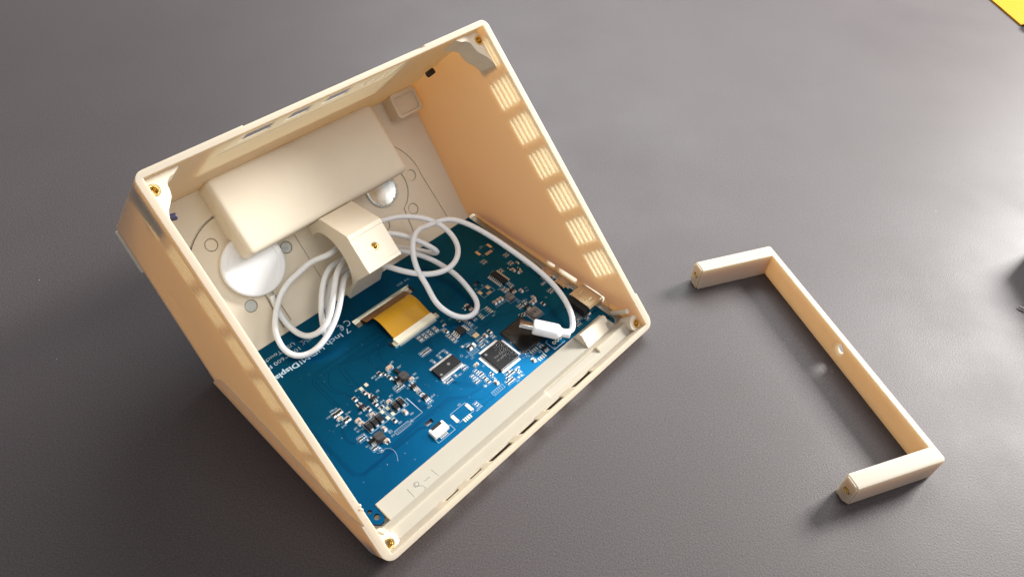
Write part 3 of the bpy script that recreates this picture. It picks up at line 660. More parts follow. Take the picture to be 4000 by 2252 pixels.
sline([(57.4, 57.8), (58.8, 57.8), (58.8, 46.6), (51.6, 46.6)], 0.2); sline([(52.6, 47.6), (51.5, 46.6), (52.6, 45.6)], 0.2)
sbox(34.2, 57.1, 54.6, 61.0, 0.2)
for x0 in (44.6, 48.0): sline([(x0, 55.2), (x0+2.6, 60.6)], 0.14); sline([(x0+2.6, 55.2), (x0, 60.6)], 0.14)
sline([(46.9, 55), (46.9, 60.8)], 0.14)
sbox(67.2, 77.0, 30.0, 36.4, 0.18); sbox(53.0, 63.4, 28.8, 32.4, 0.18)
sbox(122.7, 126.1, 68.1, 73.0, 0.18); sbox(121.3, 127.1, 29.7, 33.0, 0.18)
sbox(154.6, 163.6, 101.6, 107.0, 0.1); sbox(132.0, 140.5, 78.2, 84.0, 0.16)
sline([(141.0, 27.4), (132.9, 27.4), (132.9, 33.9), (134.4, 33.9)], 0.35); scirc(133.4, 88.9-3.0, 0.6)
sbox(139.2, 147.2, 47.6, 54.2, 0.16); sbox(139.4, 144.6, 65.2, 71.0, 0.14)
scirc(148.0, 88.6, 0.55)
for x, y in ((97.5, 61.2), (102.0, 61.0)): scirc(x-2.0, y-3.2, 0.7)
# ---- pads and solder
pd = bmesh.new(); so = bmesh.new()
def pad(x, y, w, h, bm=None, t=0.09): boxb(x-w/2, x+w/2, y-h/2, y+h/2, Z-0.01, Z+t, bm if bm is not None else pd)
for x, y in ((49.9, 77.6), (46.7, 77.4)): pad(x, y, 1.7, 2.0)
for x, y in ((48.5, 59.9), (45.4, 60.0), (48.4, 55.9), (45.2, 55.7)): pad(x, y, 1.7, 2.0, None, 0.15)
pad(67.2, 33.0, 1.8, 4.6, None, 0.25); pad(76.6, 33.0, 1.8, 4.6, None, 0.25)
for k in range(4): pad(69.9+1.25*k, 29.2, 0.75, 2.2, None, 0.2)
gp = bmesh.new()
for x in (154.1, 163.4): pad(x, 105.3, 1.7, 3.6, gp)
for x in (157.2, 158.5, 159.8, 161.1): pad(x, 101.4, 0.75, 2.0, gp)
for x in (133.1, 139.0): pad(x, 82.3, 1.9, 2.4, gp)
for k in range(5): pad(135.4+0.65*k, 79.0, 0.35, 1.8, gp)
o = part(pcb, 'gold_pad', gp, M['gold'], parent=board, smooth=False); o['kind'] = 'stuff'
for k in range(4):
    pad(127.8, 68.3+1.37*k, 2.0, 0.6, None, 0.1); pad(121.2, 68.3+1.37*k, 2.0, 0.6, None, 0.1)
    pad(122.3+1.4*k, 28.5, 0.6, 2.0, None, 0.1); pad(122.5+1.4*k, 34.6, 0.6, 2.0, None, 0.1)
for x in (136.0, 138.3, 140.6): lathe([(0.55, 0), (1.05, 0.0), (0.95, 0.12), (0.55, 0.1)], Matrix.Translation((x, 30.6, Z)), 16, pd, closed=True)
def dots(x, y, nx, ny, px_=1.0, py_=1.4, box=True, r=0.42, blk=True):
    for i in range(nx):
        for j in range(ny):
            cx, cy = x+(i-(nx-1)/2)*px_, y+(j-(ny-1)/2)*py_
            lathe([(r, 0), (r*0.8, 0.22), (0, 0.3)], Matrix.Translation((cx, cy, Z)), 8, so)
    if box: sbox(x-(nx*px_)/2-0.25, x+(nx*px_)/2+0.25, y-(ny*py_)/2-0.25, y+(ny*py_)/2+0.25, 0.13)
DOTS = [(60.3, 65.2, 5, 2), (29.8, 55.6, 4, 2), (30.7, 47.5, 3, 2), (31.9, 45.0, 1, 2), (67.2, 63.2, 2, 1), (65.3, 55.4, 2, 2), (65.3, 48.6, 3, 1), (116.0, 55.9, 2, 2), (109.9, 58.5, 4, 2), (107.8, 55.6, 3, 2), (99.8, 69.8, 2, 5), (91.4, 51.7, 3, 2), (93.9, 45.6, 2, 2), (94.2, 42.9, 3, 2), (90.5, 44.4, 2, 2), (90.2, 41.4, 3, 2), (94.1, 39.7, 2, 2), (93.9, 37.2, 2, 2), (80.4, 51.4, 4, 2), (97.3, 37.6, 1, 3), (105.2, 32.9, 5, 2), (102.0, 29.8, 5, 2), (109.2, 31.4, 2, 3), (113.2, 71.8, 2, 5), (117.6, 71.2, 2, 2), (97.8, 80.0, 2, 3), (94.2, 80.4, 2, 3), (91.0, 80.6, 2, 3), (87.8, 80.9, 2, 3), (84.0, 72.6, 6, 2), (145.8, 60.6, 2, 2), (141.8, 60.2, 3, 2), (129.4, 35.0, 2, 2), (144.5, 74.2, 3, 3), (149.6, 75.2, 2, 3), (165.0, 93.0, 3, 2), (151.5, 98.0, 3, 2), (162.5, 56.2, 3, 2), (153.8, 86.2, 2, 2), (163.8, 62.8, 3, 1), (162.0, 86.6, 3, 2), (80.3, 31.6, 2, 2), (158.0, 33.0, 3, 3), (155.0, 30.0, 3, 2), (161.5, 30.0, 2, 3), (168.0, 80, 1, 3), (58.9, 77.6, 1, 2), (100.6, 76.5, 2, 2), (129.6, 38.4, 2, 2)]
for d_ in DOTS: dots(*d_)
for x, y in ((91.5, 64.8), (87.0, 64.7), (82.8, 64.5), (84.8, 51.2), (111.4, 55.4)):
    lathe([(0.55, 0), (0.45, 0.3), (0, 0.38)], Matrix.Translation((x, y, Z)) @ Matrix.Diagonal((0.7, 1.4, 1, 1)), 10, so); stadium(x, y, 1.5, 2.6)
for x, y in ((78.1, 52.0), (90.9, 36.4), (111.1, 32.8), (108.4, 28.4), (106.6, 28.4), (100.0, 62.0)):
    lathe([(0.5, 0), (0.4, 0.15), (0, 0.2)], Matrix.Translation((x, y, Z)), 12, so); scirc(x, y, 0.85)
# pad fields under small parts
SMALL = []   # x, y, along, kind
o = part(pcb, 'tinned_pad', pd, M['pad'], parent=board, smooth=False); o['kind'] = 'stuff'
o = part(pcb, 'solder_dot', so, M['tin'], parent=board, angle=50); o['kind'] = 'stuff'
o = part(pcb, 'silkscreen_print', sk, M['silk'], parent=board, smooth=False, recalc=False); o['kind'] = 'stuff'
sk = bmesh.new()
# ---- discrete parts, shared meshes
MESH = {}
def shared(key, build):
    if key not in MESH: MESH[key] = build()
    return MESH[key]
def put(name, me, x, y, ang=0, z=Z, parent=None):
    o = bpy.data.objects.new(name, me); COL.objects.link(o); o.parent = parent or pcb.o
    o.location = (Vector((x, y, z))-pcb.org)*0.001; o.rotation_euler = (0, 0, radians(ang)); return o
def chip2(L_, W_, H_, m, cap=0.22):
    def f():
        b = boxb(-L_/2+cap*L_*0.6, L_/2-cap*L_*0.6, -W_/2+0.04, W_/2-0.04, 0.05, H_-0.03, None, None, 0)
        for s in (-1, 1):
            c = bmesh.new(); boxb(min(s*L_/2, s*(L_/2-cap*L_)), max(s*L_/2, s*(L_/2-cap*L_)), -W_/2, W_/2, 0.0, H_, c, None, 1)
            bmesh.ops.recalc_face_normals(c, faces=c.faces); bmesh.ops.bevel(c, geom=c.edges[:], offset=0.08, segments=2, affect='EDGES')
            for ff in c.faces: ff.material_index = 1
            t = bpy.data.meshes.new('t'); c.to_mesh(t); c.free(); b.from_mesh(t); bpy.data.meshes.remove(t)
        for s in (-1, 1): boxb(s*L_/2-0.35, s*L_/2+0.35, -W_/2-0.1, W_/2+0.1, -0.005, 0.12, b, None, 1)
        return finish(b, 'chip', [m, M['tin']], angle=35)
    return f
cap_l = shared('cap_l', chip2(3.3, 1.9, 1.5, M['tan'])); cap_m = shared('cap_m', chip2(2.1, 1.3, 1.1, M['tan'])); res_m = shared('res_m', chip2(2.1, 1.3, 0.6, M['black']))
res_s = shared('res_s', chip2(1.5, 0.85, 0.5, M['black'])); cap_s = shared('cap_s', chip2(1.6, 0.9, 0.8, M['tan'])); cap_w = shared('cap_w', chip2(2.2, 1.4, 1.0, M['ivorywhite']))
for x, y, a in ((64.4, 77.4, 0), (51.3, 62.3, 0), (41.0, 62.1, 0), (53.0, 52.3, 90), (40.1, 52.1, 90)): put('capacitor', cap_l if x > 60 else cap_m, x, y, a); stadium(x, y, 4.4 if a == 0 else 2.4, 2.6 if a == 0 else 3.8)
for x, y, a in ((67.7, 64.8, 0), (34.3, 64.3, 0), (34.3, 61.9, 0), (28.9, 71.0, 0), (36.7, 46.6, 0), (96.7, 48.7, 0), (96.3, 33.9, 90), (113.6, 58.8, 90), (119.7, 30.3, 90), (148.2, 57.4, 90), (150.4, 57.6, 90), (151.6, 59.2, 90), (138.1, 71.0, 90), (135.9, 71.2, 90), (133.5, 71.4, 90), (150.5, 67.6, 90), (160.6, 78.0, 0), (159.0, 81.6, 90)): put('capacitor', cap_m, x, y, a); stadium(x, y, 3.4 if a == 0 else 2.0, 2.0 if a == 0 else 3.4)
for x, y, a in ((58.7, 78.2, 90), (46.5, 52.4, 90), (60.9, 73.0, 90), (46.0, 65.8, 90), (46.7, 62.3, 0), (42.0, 65.8, 90), (40.7, 74.7, 90), (46.4, 74.6, 90), (31.5, 74.2, 90), (29.9, 74.1, 90), (28.2, 74.3, 90), (30.0, 68.3, 90), (31.8, 68.3, 90), (152.1, 52.7, 90), (117.1, 59.1, 90), (101.0, 75.1, 90)):
    put('resistor', res_m, x, y, a); sbox(x-1.0 if a else x-1.5, x+1.0 if a else x+1.5, y-1.5 if a else y-1.0, y+1.5 if a else y+1.0, 0.13)
for x, y, a in ((47.0, 72.3, 90), (48.0, 71.0, 90), (40.1, 71.6, 0), (40.0, 69.9, 0), (65.7, 57.6, 0), (36.7, 45.2, 0), (138.5, 54.9, 90), (136.8, 55.6, 90), (140.6, 55.0, 0), (98.6, 39.4, 90), (110.6, 76.0, 90), (158.0, 84.0, 90), (162.4, 80.4, 90), (165.0, 84.0, 90), (60.3, 76.4, 90), (103.0, 79.0, 0), (118.5, 79.8, 90), (105.5, 34.5, 90), (121.0, 81.0, 0), (102.0, 31.5, 90)):
    put('capacitor' if (int(x) % 2) else 'resistor', cap_s if (int(x) % 2) else res_s, x, y, a)
put('capacitor', cap_w, 104.8, 58.6, 90)
put('inductor', shared('ind_bw', chip2(2.6, 1.9, 1.2, M['black'], 0.3)), 102.0, 58.7, 90)
# small resistors between some of the dots
for x, y, nx, ny in DOTS:
    if ny >= 2 and nx >= 2:
        for i in range(nx):
            if random.random() < 0.55: put('resistor', shared('res_t', chip2(1.3, 0.6, 0.35, M['black'], 0.2)), x+(i-(nx-1)/2)*1.0, y+0.0, 90)
o_ = part(pcb, 'silkscreen_print', sk, M['silk'], parent=board, smooth=False, recalc=False); o_['kind'] = 'stuff'; sk = bmesh.new()
def gull(L_=1.4, W_=0.42, H_=0.7):
    def f():
        b = bmesh.new(); pts = [(0, H_), (L_*0.25, H_), (L_*0.5, 0.12), (L_, 0.1)]; lo = [(0, H_-0.15), (L_*0.2, H_-0.15), (L_*0.42, 0.0), (L_, 0.0)]
        P = pts+lo[::-1]
        lo_ = [b.verts.new((p[0], -W_/2, p[1])) for p in P]; hi_ = [b.verts.new((p[0], W_/2, p[1])) for p in P]
        b.faces.new(lo_); b.faces.new(hi_[::-1])
        for i in range(len(P)): b.faces.new((lo_[i], lo_[(i+1) % len(P)], hi_[(i+1) % len(P)], hi_[i]))
        boxb(L_*0.45, L_+0.5, -W_/2-0.12, W_/2+0.12, -0.005, 0.06, b)
        return finish(b, 'pin', M['tin'], angle=30)
    return f
def ic(name, x0, x1, y0, y1, h, m=M['black'], z0=0.15, bev=0.12):
    cx, cy = (x0+x1)/2, (y0+y1)/2
    b = boxb(x0-cx, x1-cx, y0-cy, y1-cy, z0, h); bmesh.ops.recalc_face_normals(b, faces=b.faces)
    bmesh.ops.bevel(b, geom=b.edges[:], offset=bev, segments=2, affect='EDGES')
    return put(name, finish(b, name, m, angle=30), cx, cy)
def pins(parent, cx, cy, side, n, pitch, dist, key, f, single=True, z=0.0):
    """pins as sub-parts of parent (origin at cx, cy)"""
    me = shared(key, f); ang = {'+x': 0, '-x': 180, '+y': 90, '-y': 270}[side]
    if single:
        for i in range(n):
            k = (i-(n-1)/2)*pitch; p = bpy.data.objects.new('pin', me); COL.objects.link(p); p.parent = parent
            loc = {'+x': (dist, k), '-x': (-dist, k), '+y': (k, dist), '-y': (k, -dist)}[side]
            p.location = (loc[0]*0.001, loc[1]*0.001, z); p.rotation_euler = (0, 0, radians(ang))
    else:
        b = bmesh.new()
        for i in range(n):
            k = (i-(n-1)/2)*pitch; loc = {'+x': (dist, k), '-x': (-dist, k), '+y': (k, dist), '-y': (k, -dist)}[side]
            t = bmesh.new(); t.from_mesh(me); bmesh.ops.transform(t, matrix=Matrix.Translation((loc[0]*0.001, loc[1]*0.001, 0)) @ Matrix.Rotation(radians(ang), 4, 'Z'), verts=t.verts)
            m2 = bpy.data.meshes.new('t'); t.to_mesh(m2); t.free(); b.from_mesh(m2); bpy.data.meshes.remove(m2)
        m3 = bpy.data.meshes.new('pin'); b.to_mesh(m3); b.free(); m3.materials.append(M['tin'])
        p = bpy.data.objects.new('pin', m3); COL.objects.link(p); p.parent = parent; p['kind'] = 'stuff'
def dot_mark(parent, x, y, r, h, m='print_grey'):
    b = lathe([(r, 0), (r*0.8, 0.02), (0, 0.02)], Matrix.Translation((x, y, h)), 16); me = finish(b, 'pin_mark', M[m]); o = bpy.data.objects.new('pin_mark', me); COL.objects.link(o); o.parent = parent
def print_on(parent, lines, size, h, m='print_grey', ang=180, bold=False):
    b = bmesh.new()
    for t_, x, y, w in lines: text(t_, x, y, size, ang, b, h, bold, w)
    me = finish(b, 'marking', M[m], smooth=False, recalc=False); o = bpy.data.objects.new('marking', me); COL.objects.link(o); o.parent = parent
g1 = gull(1.3, 0.24, 0.9)
c = ic('memory_chip', 78.0, 92.3, 54.7, 61.3, 1.3); pins(c, 0, 0, '+y', 27, 0.54, 3.3, 'g1', g1, False); pins(c, 0, 0, '-y', 27, 0.54, 3.3, 'g1', g1, False)
dot_mark(c, -5.6, -2.2, 0.7, 1.3); dot_mark(c, 1.5, 0.2, 0.8, 1.3)
g2 = gull(1.5, 0.22, 0.9)
c = ic('processor_chip', 102.3, 116.2, 37.4, 51.1, 1.5)
for s in ('+x', '-x', '+y', '-y'): pins(c, 0, 0, s, 28, 0.46, 6.9, 'g2', g2, False)
print_on(c, [('VS58-442L', 3.6, 0.6, 7.6), ('ALIBF-24', 2.4, -1.6, 6.4)], 1.5, 1.52); dot_mark(c, -5.2, 4.8, 0.8, 1.5)
g3 = gull(1.7, 0.5, 1.0)
c = ic('driver_chip', 146.4, 150.4, 77.9, 88.0, 1.6); pins(c, 0, 0, '+x', 8, 1.27, 2.0, 'g3', g3); pins(c, 0, 0, '-x', 8, 1.27, 2.0, 'g3', g3)
g4 = gull(2.1, 0.55, 1.1)
c = ic('driver_chip', 104.0, 108.4, 67.4, 72.3, 1.6); pins(c, 0, 0, '+x', 4, 1.27, 2.15, 'g4', g4); pins(c, 0, 0, '-x', 4, 1.27, 2.15, 'g4', g4)
g5 = gull(1.2, 0.5, 0.7)
for x, y, ax_ in ((62.2, 69.0, 'y'), (31.9, 50.9, 'y'), (147.2, 71.4, 'y'), (65.6, 60.7, 'y'), (65.4, 52.0, 'y'), (47.3, 68.8, 'y'), (40.4, 68.8, 'y'), (129.5, 31.6, 'y'), (121.1, 79.0, 'y'), (144.0, 57.4, 'x')):
    c = ic('transistor', x-1.5, x+1.5, y-0.9, y+0.9, 1.0); n = 3 if y not in (68.8,) else 2
    pins(c, 0, 0, '-y', n, 0.95, 0.85, 'g5', g5); pins(c, 0, 0, '+y', 2, 1.9, 0.85, 'g5', g5)
# power diodes
for x in (55.0, 51.7, 41.9, 38.8, 35.7):
    c = ic('diode', x-1.32, x+1.32, 55.9, 59.9, 2.0, bev=0.22)
    b = boxb(-0.75, 0.75, -2.9, -1.7, 0.0, 0.9); bmesh.ops.recalc_face_normals(b, faces=b.faces); bmesh.ops.bevel(b, geom=b.edges[:], offset=0.15, segments=2, affect='EDGES')
    me = shared('tab', lambda: finish(b, 'diode_tab', M['tin'])); p = bpy.data.objects.new('diode_tab', me); COL.objects.link(p); p.parent = c
    p = bpy.data.objects.new('diode_tab', me); COL.objects.link(p); p.parent = c; p.rotation_euler = (0, 0, pi)
    b2 = boxb(-1.2, 1.2, 0.9, 1.1, 2.0, 2.012); me = shared('dband', lambda: finish(b2, 'band', M['print_grey'], smooth=False)); p = bpy.data.objects.new('polarity_band', me); COL.objects.link(p); p.parent = c
c = ic('diode', 64.9, 66.6, 71.4, 74.8, 1.0)
# inductors
def inductor(x0, x1, y0, y1, h, m, txt, size, w):
    c = ic('inductor', x0, x1, y0, y1, h, M[m], 0.2, 0.35); cx, cy = (x0+x1)/2, (y0+y1)/2
    print_on(c, [(txt, w/2, size*0.36, w)], size, h+0.012, 'print_black', 180, True)
    b = boxb(-(x1-x0)/2-0.25, (x1-x0)/2+0.25, -(y1-y0)/2+0.5, (y1-y0)/2-0.5, 0, 0.5); me = finish(b, 'terminal', M['tin'], smooth=False); p = bpy.data.objects.new('terminal', me); COL.objects.link(p); p.parent = c
    return c
inductor(139.6, 146.0, 47.6, 53.8, 3.0, 'ferrite', '1R0', 3.2, 4.9)
inductor(140.0, 143.8, 66.0, 70.2, 2.4, 'ferrite', '2R2', 2.1, 2.9)
for x, y in ((65.6, 68.0), (35.3, 49.9)):
    pts = [(-2.3, -1.4), (-1.4, -2.3), (1.4, -2.3), (2.3, -1.4), (2.3, 1.4), (1.4, 2.3), (-1.4, 2.3), (-2.3, 1.4)]
    b = prism(pts, None, 0.3, 2.6); bmesh.ops.recalc_face_normals(b, faces=b.faces); bmesh.ops.bevel(b, geom=b.edges[:], offset=0.3, segments=2, affect='EDGES')
    boxb(-2.5, 2.5, -2.4, 2.4, 0, 0.35, b)
    c = put('inductor', finish(b, 'inductor', M['darkferrite'], angle=35), x, y); print_on(c, [('100', 1.5, 0.8, 3.0)], 2.0, 2.615, 'print_black', 180, True)
# crystal
c = ic('crystal', 108.2, 111.4, 61.0, 63.4, 0.9, M['gold'])
# FPC connector with ribbon
b = boxb(76.9, 103.0, 85.3, 89.3, 0.0+Z, Z+1.9); b = boolean(b, [('DIFFERENCE', boxb(77.6, 102.3, 89.0, 90.5, Z+0.9, Z+1.5))])
con = part(pcb, 'ribbon_connector', b, M['ivory'], angle=25)
b = bmesh.new()
for i in range(50): boxb(77.6+0.5*i, 77.85+0.5*i, 83.9, 85.4, Z, Z+0.35, b)
o = part(pcb, 'pin', b, M['tin'], parent=con, smooth=False); o['kind'] = 'stuff'
for x0 in (75.0, 103.1): part(pcb, 'latch', boxb(x0, x0+1.9, 84.9, 88.0, Z, Z+1.3), M['pad'], parent=con, smooth=False)
for x0 in (74.0, 104.6): part(pcb, 'latch', boxb(x0, x0+1.4, 87.0, 89.4, Z, Z+0.8), M['black'], parent=con, smooth=False)
def sheet(prof, x0, x1, name, m, parent, skew=0.0, th=0.12):
    b = bmesh.new(); L_ = []
    n = len(prof)
    for i, (y, z) in enumerate(prof):
        k = i/(n-1); s = skew*(1-k)
        L_.append([b.verts.new((x0+s, y, z)), b.verts.new((x1+s, y, z)), b.verts.new((x1+s, y, z-th)), b.verts.new((x0+s, y, z-th))])
    for A, B_ in zip(L_, L_[1:]):
        for j in range(4): b.faces.new((A[j], A[(j+1) % 4], B_[(j+1) % 4], B_[j]))
    b.faces.new(L_[0]); b.faces.new(L_[-1][::-1])
    return part(pcb, name, b, m, parent=parent, angle=60)
pr = [Vector((0, y, z)) for y, z in ((112.6, 2.7), (110.4, 3.6), (108.4, 4.4), (106.8, 5.2), (104.6, 6.1), (101.6, 6.5), (98.4, 6.1), (95.2, 5.3), (92.4, 4.6), (89.2, 4.1))]
pr = [(p.y, p.z) for p in catmull(pr, 5)]
sheet([p for p in pr if p[0] <= 107.4], 77.8, 103.0, 'flex_ribbon', M['flex'], con, 0.4)
sheet([(113.4, 1.6), (112.4, 2.6), (110.4, 3.6), (108.6, 4.35), (107.4, 4.9)], 74.2, 104.2, 'flex_tail', M['flexbrown'], con, 0.0)
part(pcb, 'slot_frame', boxb(70.0, 108.7, 114.2, 114.5, 1.4, Z+0.15), M['pad'], parent=board, smooth=False)
# white touch connector
b = boolean(boxb(53.2, 61.6, 31.0, 35.9, Z, Z+2.2), [('DIFFERENCE', boxb(55.0, 59.9, 34.2, 37, Z+1.0, Z+3))])
con2 = part(pcb, 'touch_connector', b, M['ivorywhite'], angle=25)
b = bmesh.new()
for i in range(6): boxb(55.2+0.8*i, 55.6+0.8*i, 29.3, 31.2, Z, Z+0.4, b)
o = part(pcb, 'pin', b, M['tin'], parent=con2, smooth=False); o['kind'] = 'stuff'
b = boxb(54.4, 60.4, 34.6, 36.2, Z+1.9, Z+2.3); part(pcb, 'flip_lock', b, M['black'], parent=con2, smooth=False)
for i in range(6): part(pcb, 'contact', boxb(55.3+0.8*i, 55.65+0.8*i, 33.4, 35.0, Z+2.2, Z+2.26), M['ivorywhite'], parent=con2, smooth=False)
# metal ports on the right edge
def port(name, x0, x1, y0, y1, h, notches, m=M['steel']):
    b = boxb(x0, x1, y0, y1, Z+0.1, Z+h); bmesh.ops.recalc_face_normals(b, faces=b.faces)
    bmesh.ops.bevel(b, geom=[e for e in b.edges if abs(e.verts[0].co.y-e.verts[1].co.y) < 1e-4 and abs(e.verts[0].co.z-e.verts[1].co.z) < 1e-4], offset=min(0.8, h*0.25), segments=3, affect='EDGES')
    ops_ = [('DIFFERENCE', boxb(x1-2.0, x1+1, y0+0.5, y1-0.5, Z+0.6, Z+h-0.5))]
    for nx0, nx1, ny0, ny1 in notches: ops_.append(('DIFFERENCE', boxb(nx0, nx1, ny0, ny1, Z+h-0.45, Z+h+1)))
    return part(pcb, name, boolean(b, ops_), m, angle=25)
p1 = port('hdmi_port', 163.6, 174.8, 29.8, 44.6, 6.1, [(167.0, 170.4, 33.0, 33.3), (167.0, 170.4, 34.6, 34.9), (167.0, 170.4, 39.6, 39.9), (167.0, 170.4, 41.2, 41.5), (166.0, 166.6, 35.0, 36.2), (166.0, 166.6, 38.4, 39.6), (163.5, 164.6, 31.6, 32.0), (163.5, 164.6, 42.4, 42.8)])
for y in (33.95, 40.55):
    b = boxb(167.2, 170.2, y-0.6, y+0.6, Z+5.75, Z+6.25, None); 
    for v in b.verts:
        if v.co.x > 169: v.co.z += 0.35
    part(pcb, 'spring_tab', b, M['steel'], parent=p1, smooth=False)
part(pcb, 'insulator', boxb(160.4, 163.7, 31.0, 43.6, Z, Z+4.9), M['black'], parent=p1, angle=25)
b = bmesh.new()
for i in range(19): boxb(158.8, 160.8, 31.6+0.6*i, 31.85+0.6*i, Z, Z+0.4, b)
o = part(pcb, 'pin', b, M['tin'], parent=p1, smooth=False); o['kind'] = 'stuff'
for y in (30.0, 44.6): part(pcb, 'shell_leg', boxb(162.4, 165.2, y-0.7, y+0.5, Z, Z+1.2), M['tin'], parent=p1, angle=30)
for y0 in (62.2, 51.4):
    p2 = port('micro_usb_port', 167.6, 173.6, y0, y0+7.3, 2.7, [(169.6, 171.0, y0+1.3, y0+1.9), (169.6, 171.0, y0+5.3, y0+5.9), (167.5, 168.5, y0+1.9, y0+2.4), (167.5, 168.5, y0+4.9, y0+5.4)])
    part(pcb, 'insulator', boxb(166.4, 167.7, y0+1.0, y0+6.3, Z, Z+1.6), M['black'], parent=p2, smooth=False)
    b = bmesh.new()
    for i in range(5): boxb(165.4, 166.8, y0+2.0+0.65*i, y0+2.3+0.65*i, Z, Z+0.35, b)
    o = part(pcb, 'pin', b, M['tin'], parent=p2, smooth=False); o['kind'] = 'stuff'
    for y in (y0-0.5, y0+7.8): bb_ = lathe([(0.8, 0), (0.6, 0.6), (0, 0.8)], Matrix.Translation((171.2, y, Z)), 12); part(pcb, 'shell_leg', bb_, M['tin'], parent=p2)
# black tape and clear film
def crumpled(poly, z, m, name, amp, n=16, root=pcb, fn=None):
    """bilinear quad grid with uneven height"""
    a, b_, c, d = [Vector(q) for q in poly]; bm = bmesh.new(); G = []
    for i in range(n+1):
        row = []
        for j in range(n+1):
            u, v = i/n, j/n; p = a.lerp(b_, u).lerp(d.lerp(c, u), v)
            zz = z+amp*(0.5+0.5*sin(5.1*u+3*v)*cos(7*v-2*u)+0.25*random.random())
            if fn: zz = max(zz, fn(p.x, p.y))
            row.append(bm.verts.new((p.x, p.y, zz)))
        G.append(row)
    for i in range(n):
        for j in range(n): bm.faces.new((G[i][j], G[i+1][j], G[i+1][j+1], G[i][j+1]))
    o = part(root, name, bm, m, angle=70)
    return o
tape = Root('black_tape', 'square of black tape stuck on the blue board right of the processor chip', 'tape', (119.6, 36.2, Z))
o = crumpled([(119.6, 36.4), (136.4, 35.9), (136.8, 55.0), (120.0, 54.7)], Z+0.35, M['blackgloss'], 'tape_sheet', 0.25, root=tape)
sm = o.modifiers.new('solidify', 'SOLIDIFY'); sm.thickness = 0.00012; sm.offset = -1
film = Root('clear_film', 'crumpled clear film lapping over processor chip and black tape', 'film', (110, 34, Z))
def over(x, y):
    if 102.2 < x < 116.3 and 37.2 < y < 51.3: return Z+1.6
    if 100 < x < 118.6: return Z+0.9
    return 0
o = crumpled([(109.2, 38.0), (125.6, 34.6), (124.4, 53.4), (110.0, 50.8)], Z+0.75, M['film'], 'film_sheet', 0.35, n=24, root=film, fn=over)
o = crumpled([(116.0, 33.2), (121.6, 31.4), (119.6, 37.6), (115.6, 38.4)], Z+0.5, M['film'], 'film_flap', 1.5, n=10, root=film)
# dust: fine fibre
fib = Root('lint_fibre', 'thin white lint fibre on the blue board near its lower corner', 'fibre', (30, 42, Z))
b = tube(catmull([(29.5, 44.5, 3.2), (31.5, 43.0, 3.6), (33.5, 43.8, 3.8), (36.0, 41.0, 3.4), (35.4, 37.6, 3.1), (33.6, 34.8, 3.05)], 6), 0.06, 5); part(fib, 'strand', b, M['silk'])
# specks of dust on the board
b = bmesh.new()
for i in range(90):
    x, y = random.uniform(9, 120), random.uniform(28, 105); r = random.uniform(0.05, 0.14); boxb(x-r, x+r*random.uniform(0.3, 2), y-r, y+r, Z+0.02, Z+0.05, b)
o = part(pcb, 'dust', b, M['silk'], parent=board, smooth=False); o['kind'] = 'stuff'

# ================================================================== BRACKET on the table
HM = Matrix.Translation((0.1470515, 0.3145713, 0)) @ Matrix.Rotation(-1.18510355, 4, 'Z') @ Matrix.Diagonal((1, -1, 1, 1))
# mirrored y is baked into coordinates instead of the matrix
HM = Matrix.Translation((0.1470515, 0.3145713, 0)) @ Matrix.Rotation(-1.18510355, 4, 'Z')
br = Root('bracket', 'U-shaped beige 3D-printed bracket lying on the grey table right of the enclosure', 'bracket', (0, 0, 0), HM)
HH, LB, LL, LW = 14.7, 146.8, 47.9, 8.2
def hy(pts): return [(x, -y) for x, y in pts]
hole_x = 73.9
YM = Matrix(((1, 0, 0, 0), (0, 0, -1, 0), (0, 1, 0, 0), (0, 0, 0, 1)))   # (x, z, y') -> (x, -y', z)
b = bmesh.new(); prism(hy([(LW+0.01, 0), (LB-LW-0.01, 0), (LB-LW-0.01, 3.0), (LW+0.01, 3.0)]), None, 0, HH, b)
csk = bmesh.new(); R1, R2 = 2.6, 4.2; 
A = [csk.verts.new((hole_x+R1*cos(2*pi*i/28), -1.2, 8.2+R1*sin(2*pi*i/28))) for i in range(28)]; B2 = [csk.verts.new((hole_x+R2*cos(2*pi*i/28), -3.2, 8.2+R2*sin(2*pi*i/28))) for i in range(28)]
csk.faces.new(A); csk.faces.new(B2)
for i in range(28): csk.faces.new((A[i], A[(i+1) % 28], B2[(i+1) % 28], B2[i]))
b = boolean(b, [('DIFFERENCE', prism(circ(hole_x, 8.2, R1, 28), YM, -2, 5)), ('DIFFERENCE', csk)])
part(br, 'cross_bar', b, M['shell'], angle=30)
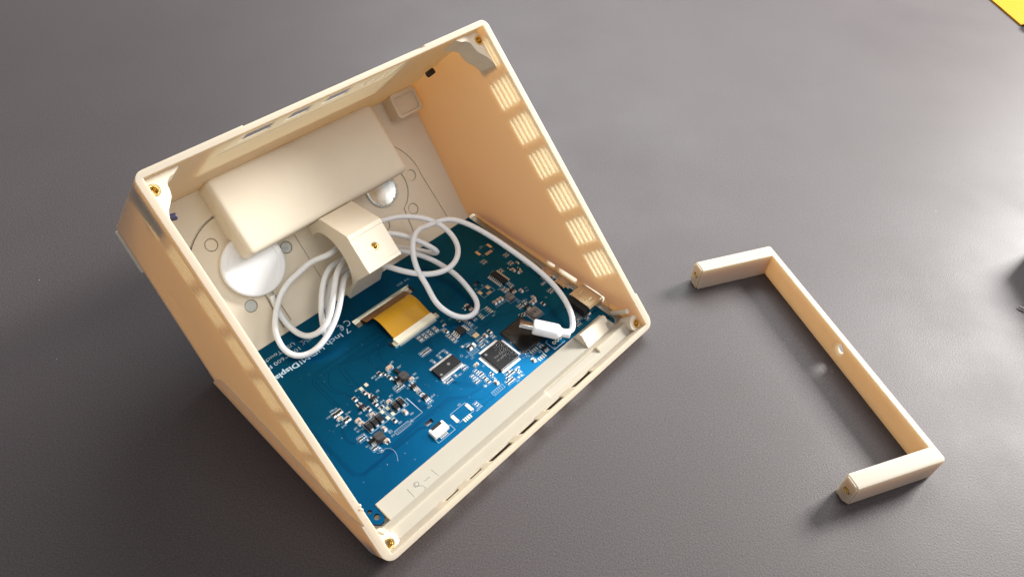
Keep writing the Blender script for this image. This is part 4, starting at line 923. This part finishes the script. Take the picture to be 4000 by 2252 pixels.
for side in (0, 1):
    fx = (lambda x: LB-x) if side else (lambda x: x)
    sec = [(0, 1.4), (1.4, 0), (LW, 0), (LW, HH), (1.6, HH), (0.5, HH-0.5), (0, HH-1.8)]      # (x, z) section, outer side at x=0
    M2 = YM
    b = prism([(fx(x), z) for x, z in sec], YM, 0.0, LL)
    end = boolean(prism([(fx(x), z) for x, z in [(0.3, 2.6), (2.6, 0.3), (LW-1.0, 0.3), (LW-1.0, HH-0.3), (1.8, HH-0.3), (0.3, HH-1.8)]], YM, LL-0.5, LL+0.9), [])
    rnd = prism(hy([(fx(-1), -1), (fx(2.0), -1), (fx(2.0), -0.01), (fx(0.6), 0.6), (fx(-0.01), 2.0), (fx(-1), 2.0)]), None, -1, 20)
    ops_ = [('UNION', end), ('DIFFERENCE', rnd), ('DIFFERENCE', prism(circ(fx(3.9), 7.6, 2.0, 24), YM, LL-4, LL+4))]
    b = boolean(b, ops_)
    lg = part(br, 'leg', b, M['shell'], angle=30)
    insert(br, Matrix.Translation((fx(3.9), -(LL+0.85), 7.6)) @ Matrix.Rotation(radians(-90), 4, 'X'), lg, 2.0)

# ================================================================== things cut by the frame
# yellow box at the top right corner and the blue thing beside it
yb = Root('yellow_box', 'bright yellow box corner at the top right edge of the table', 'box', (440, 660, 0), Matrix())
b = prism([(446.5, 655), (436.5, 722), (560, 760), (600, 690)], None, 0, 1.5)
part(yb, 'card', b, M['bin_yellow'], smooth=False)
bb = Root('blue_cap', 'small dark blue object just below the yellow corner', 'cap', (452, 650, 0), Matrix())
b = lathe([(0, 0), (9, 0), (9.6, 1), (9.6, 6), (9, 7), (0, 7)], Matrix.Translation((458.5, 650.5, 0)), 32)
part(bb, 'cap_body', b, M['bin_blue'])
# dark object just beyond the right edge, with a thin wire end peeping in
do = Root('black_device', 'black device just beyond the right edge with a grey wire end poking in', 'device', (300, 290, 0), Matrix())
b = boxb(322, 370, 260, 346, 2.5, 32); bmesh.ops.recalc_face_normals(b, faces=b.faces); bevel_all(b, 3, 3)
part(do, 'device_body', b, M['bin_black'])
b = tube([Vector((291.2, 293.2, 1.2)), Vector((294, 291.4, 1.4)), Vector((320, 280, 4.2))], 0.55, 10); part(do, 'wire_end', b, M['ferrite'])
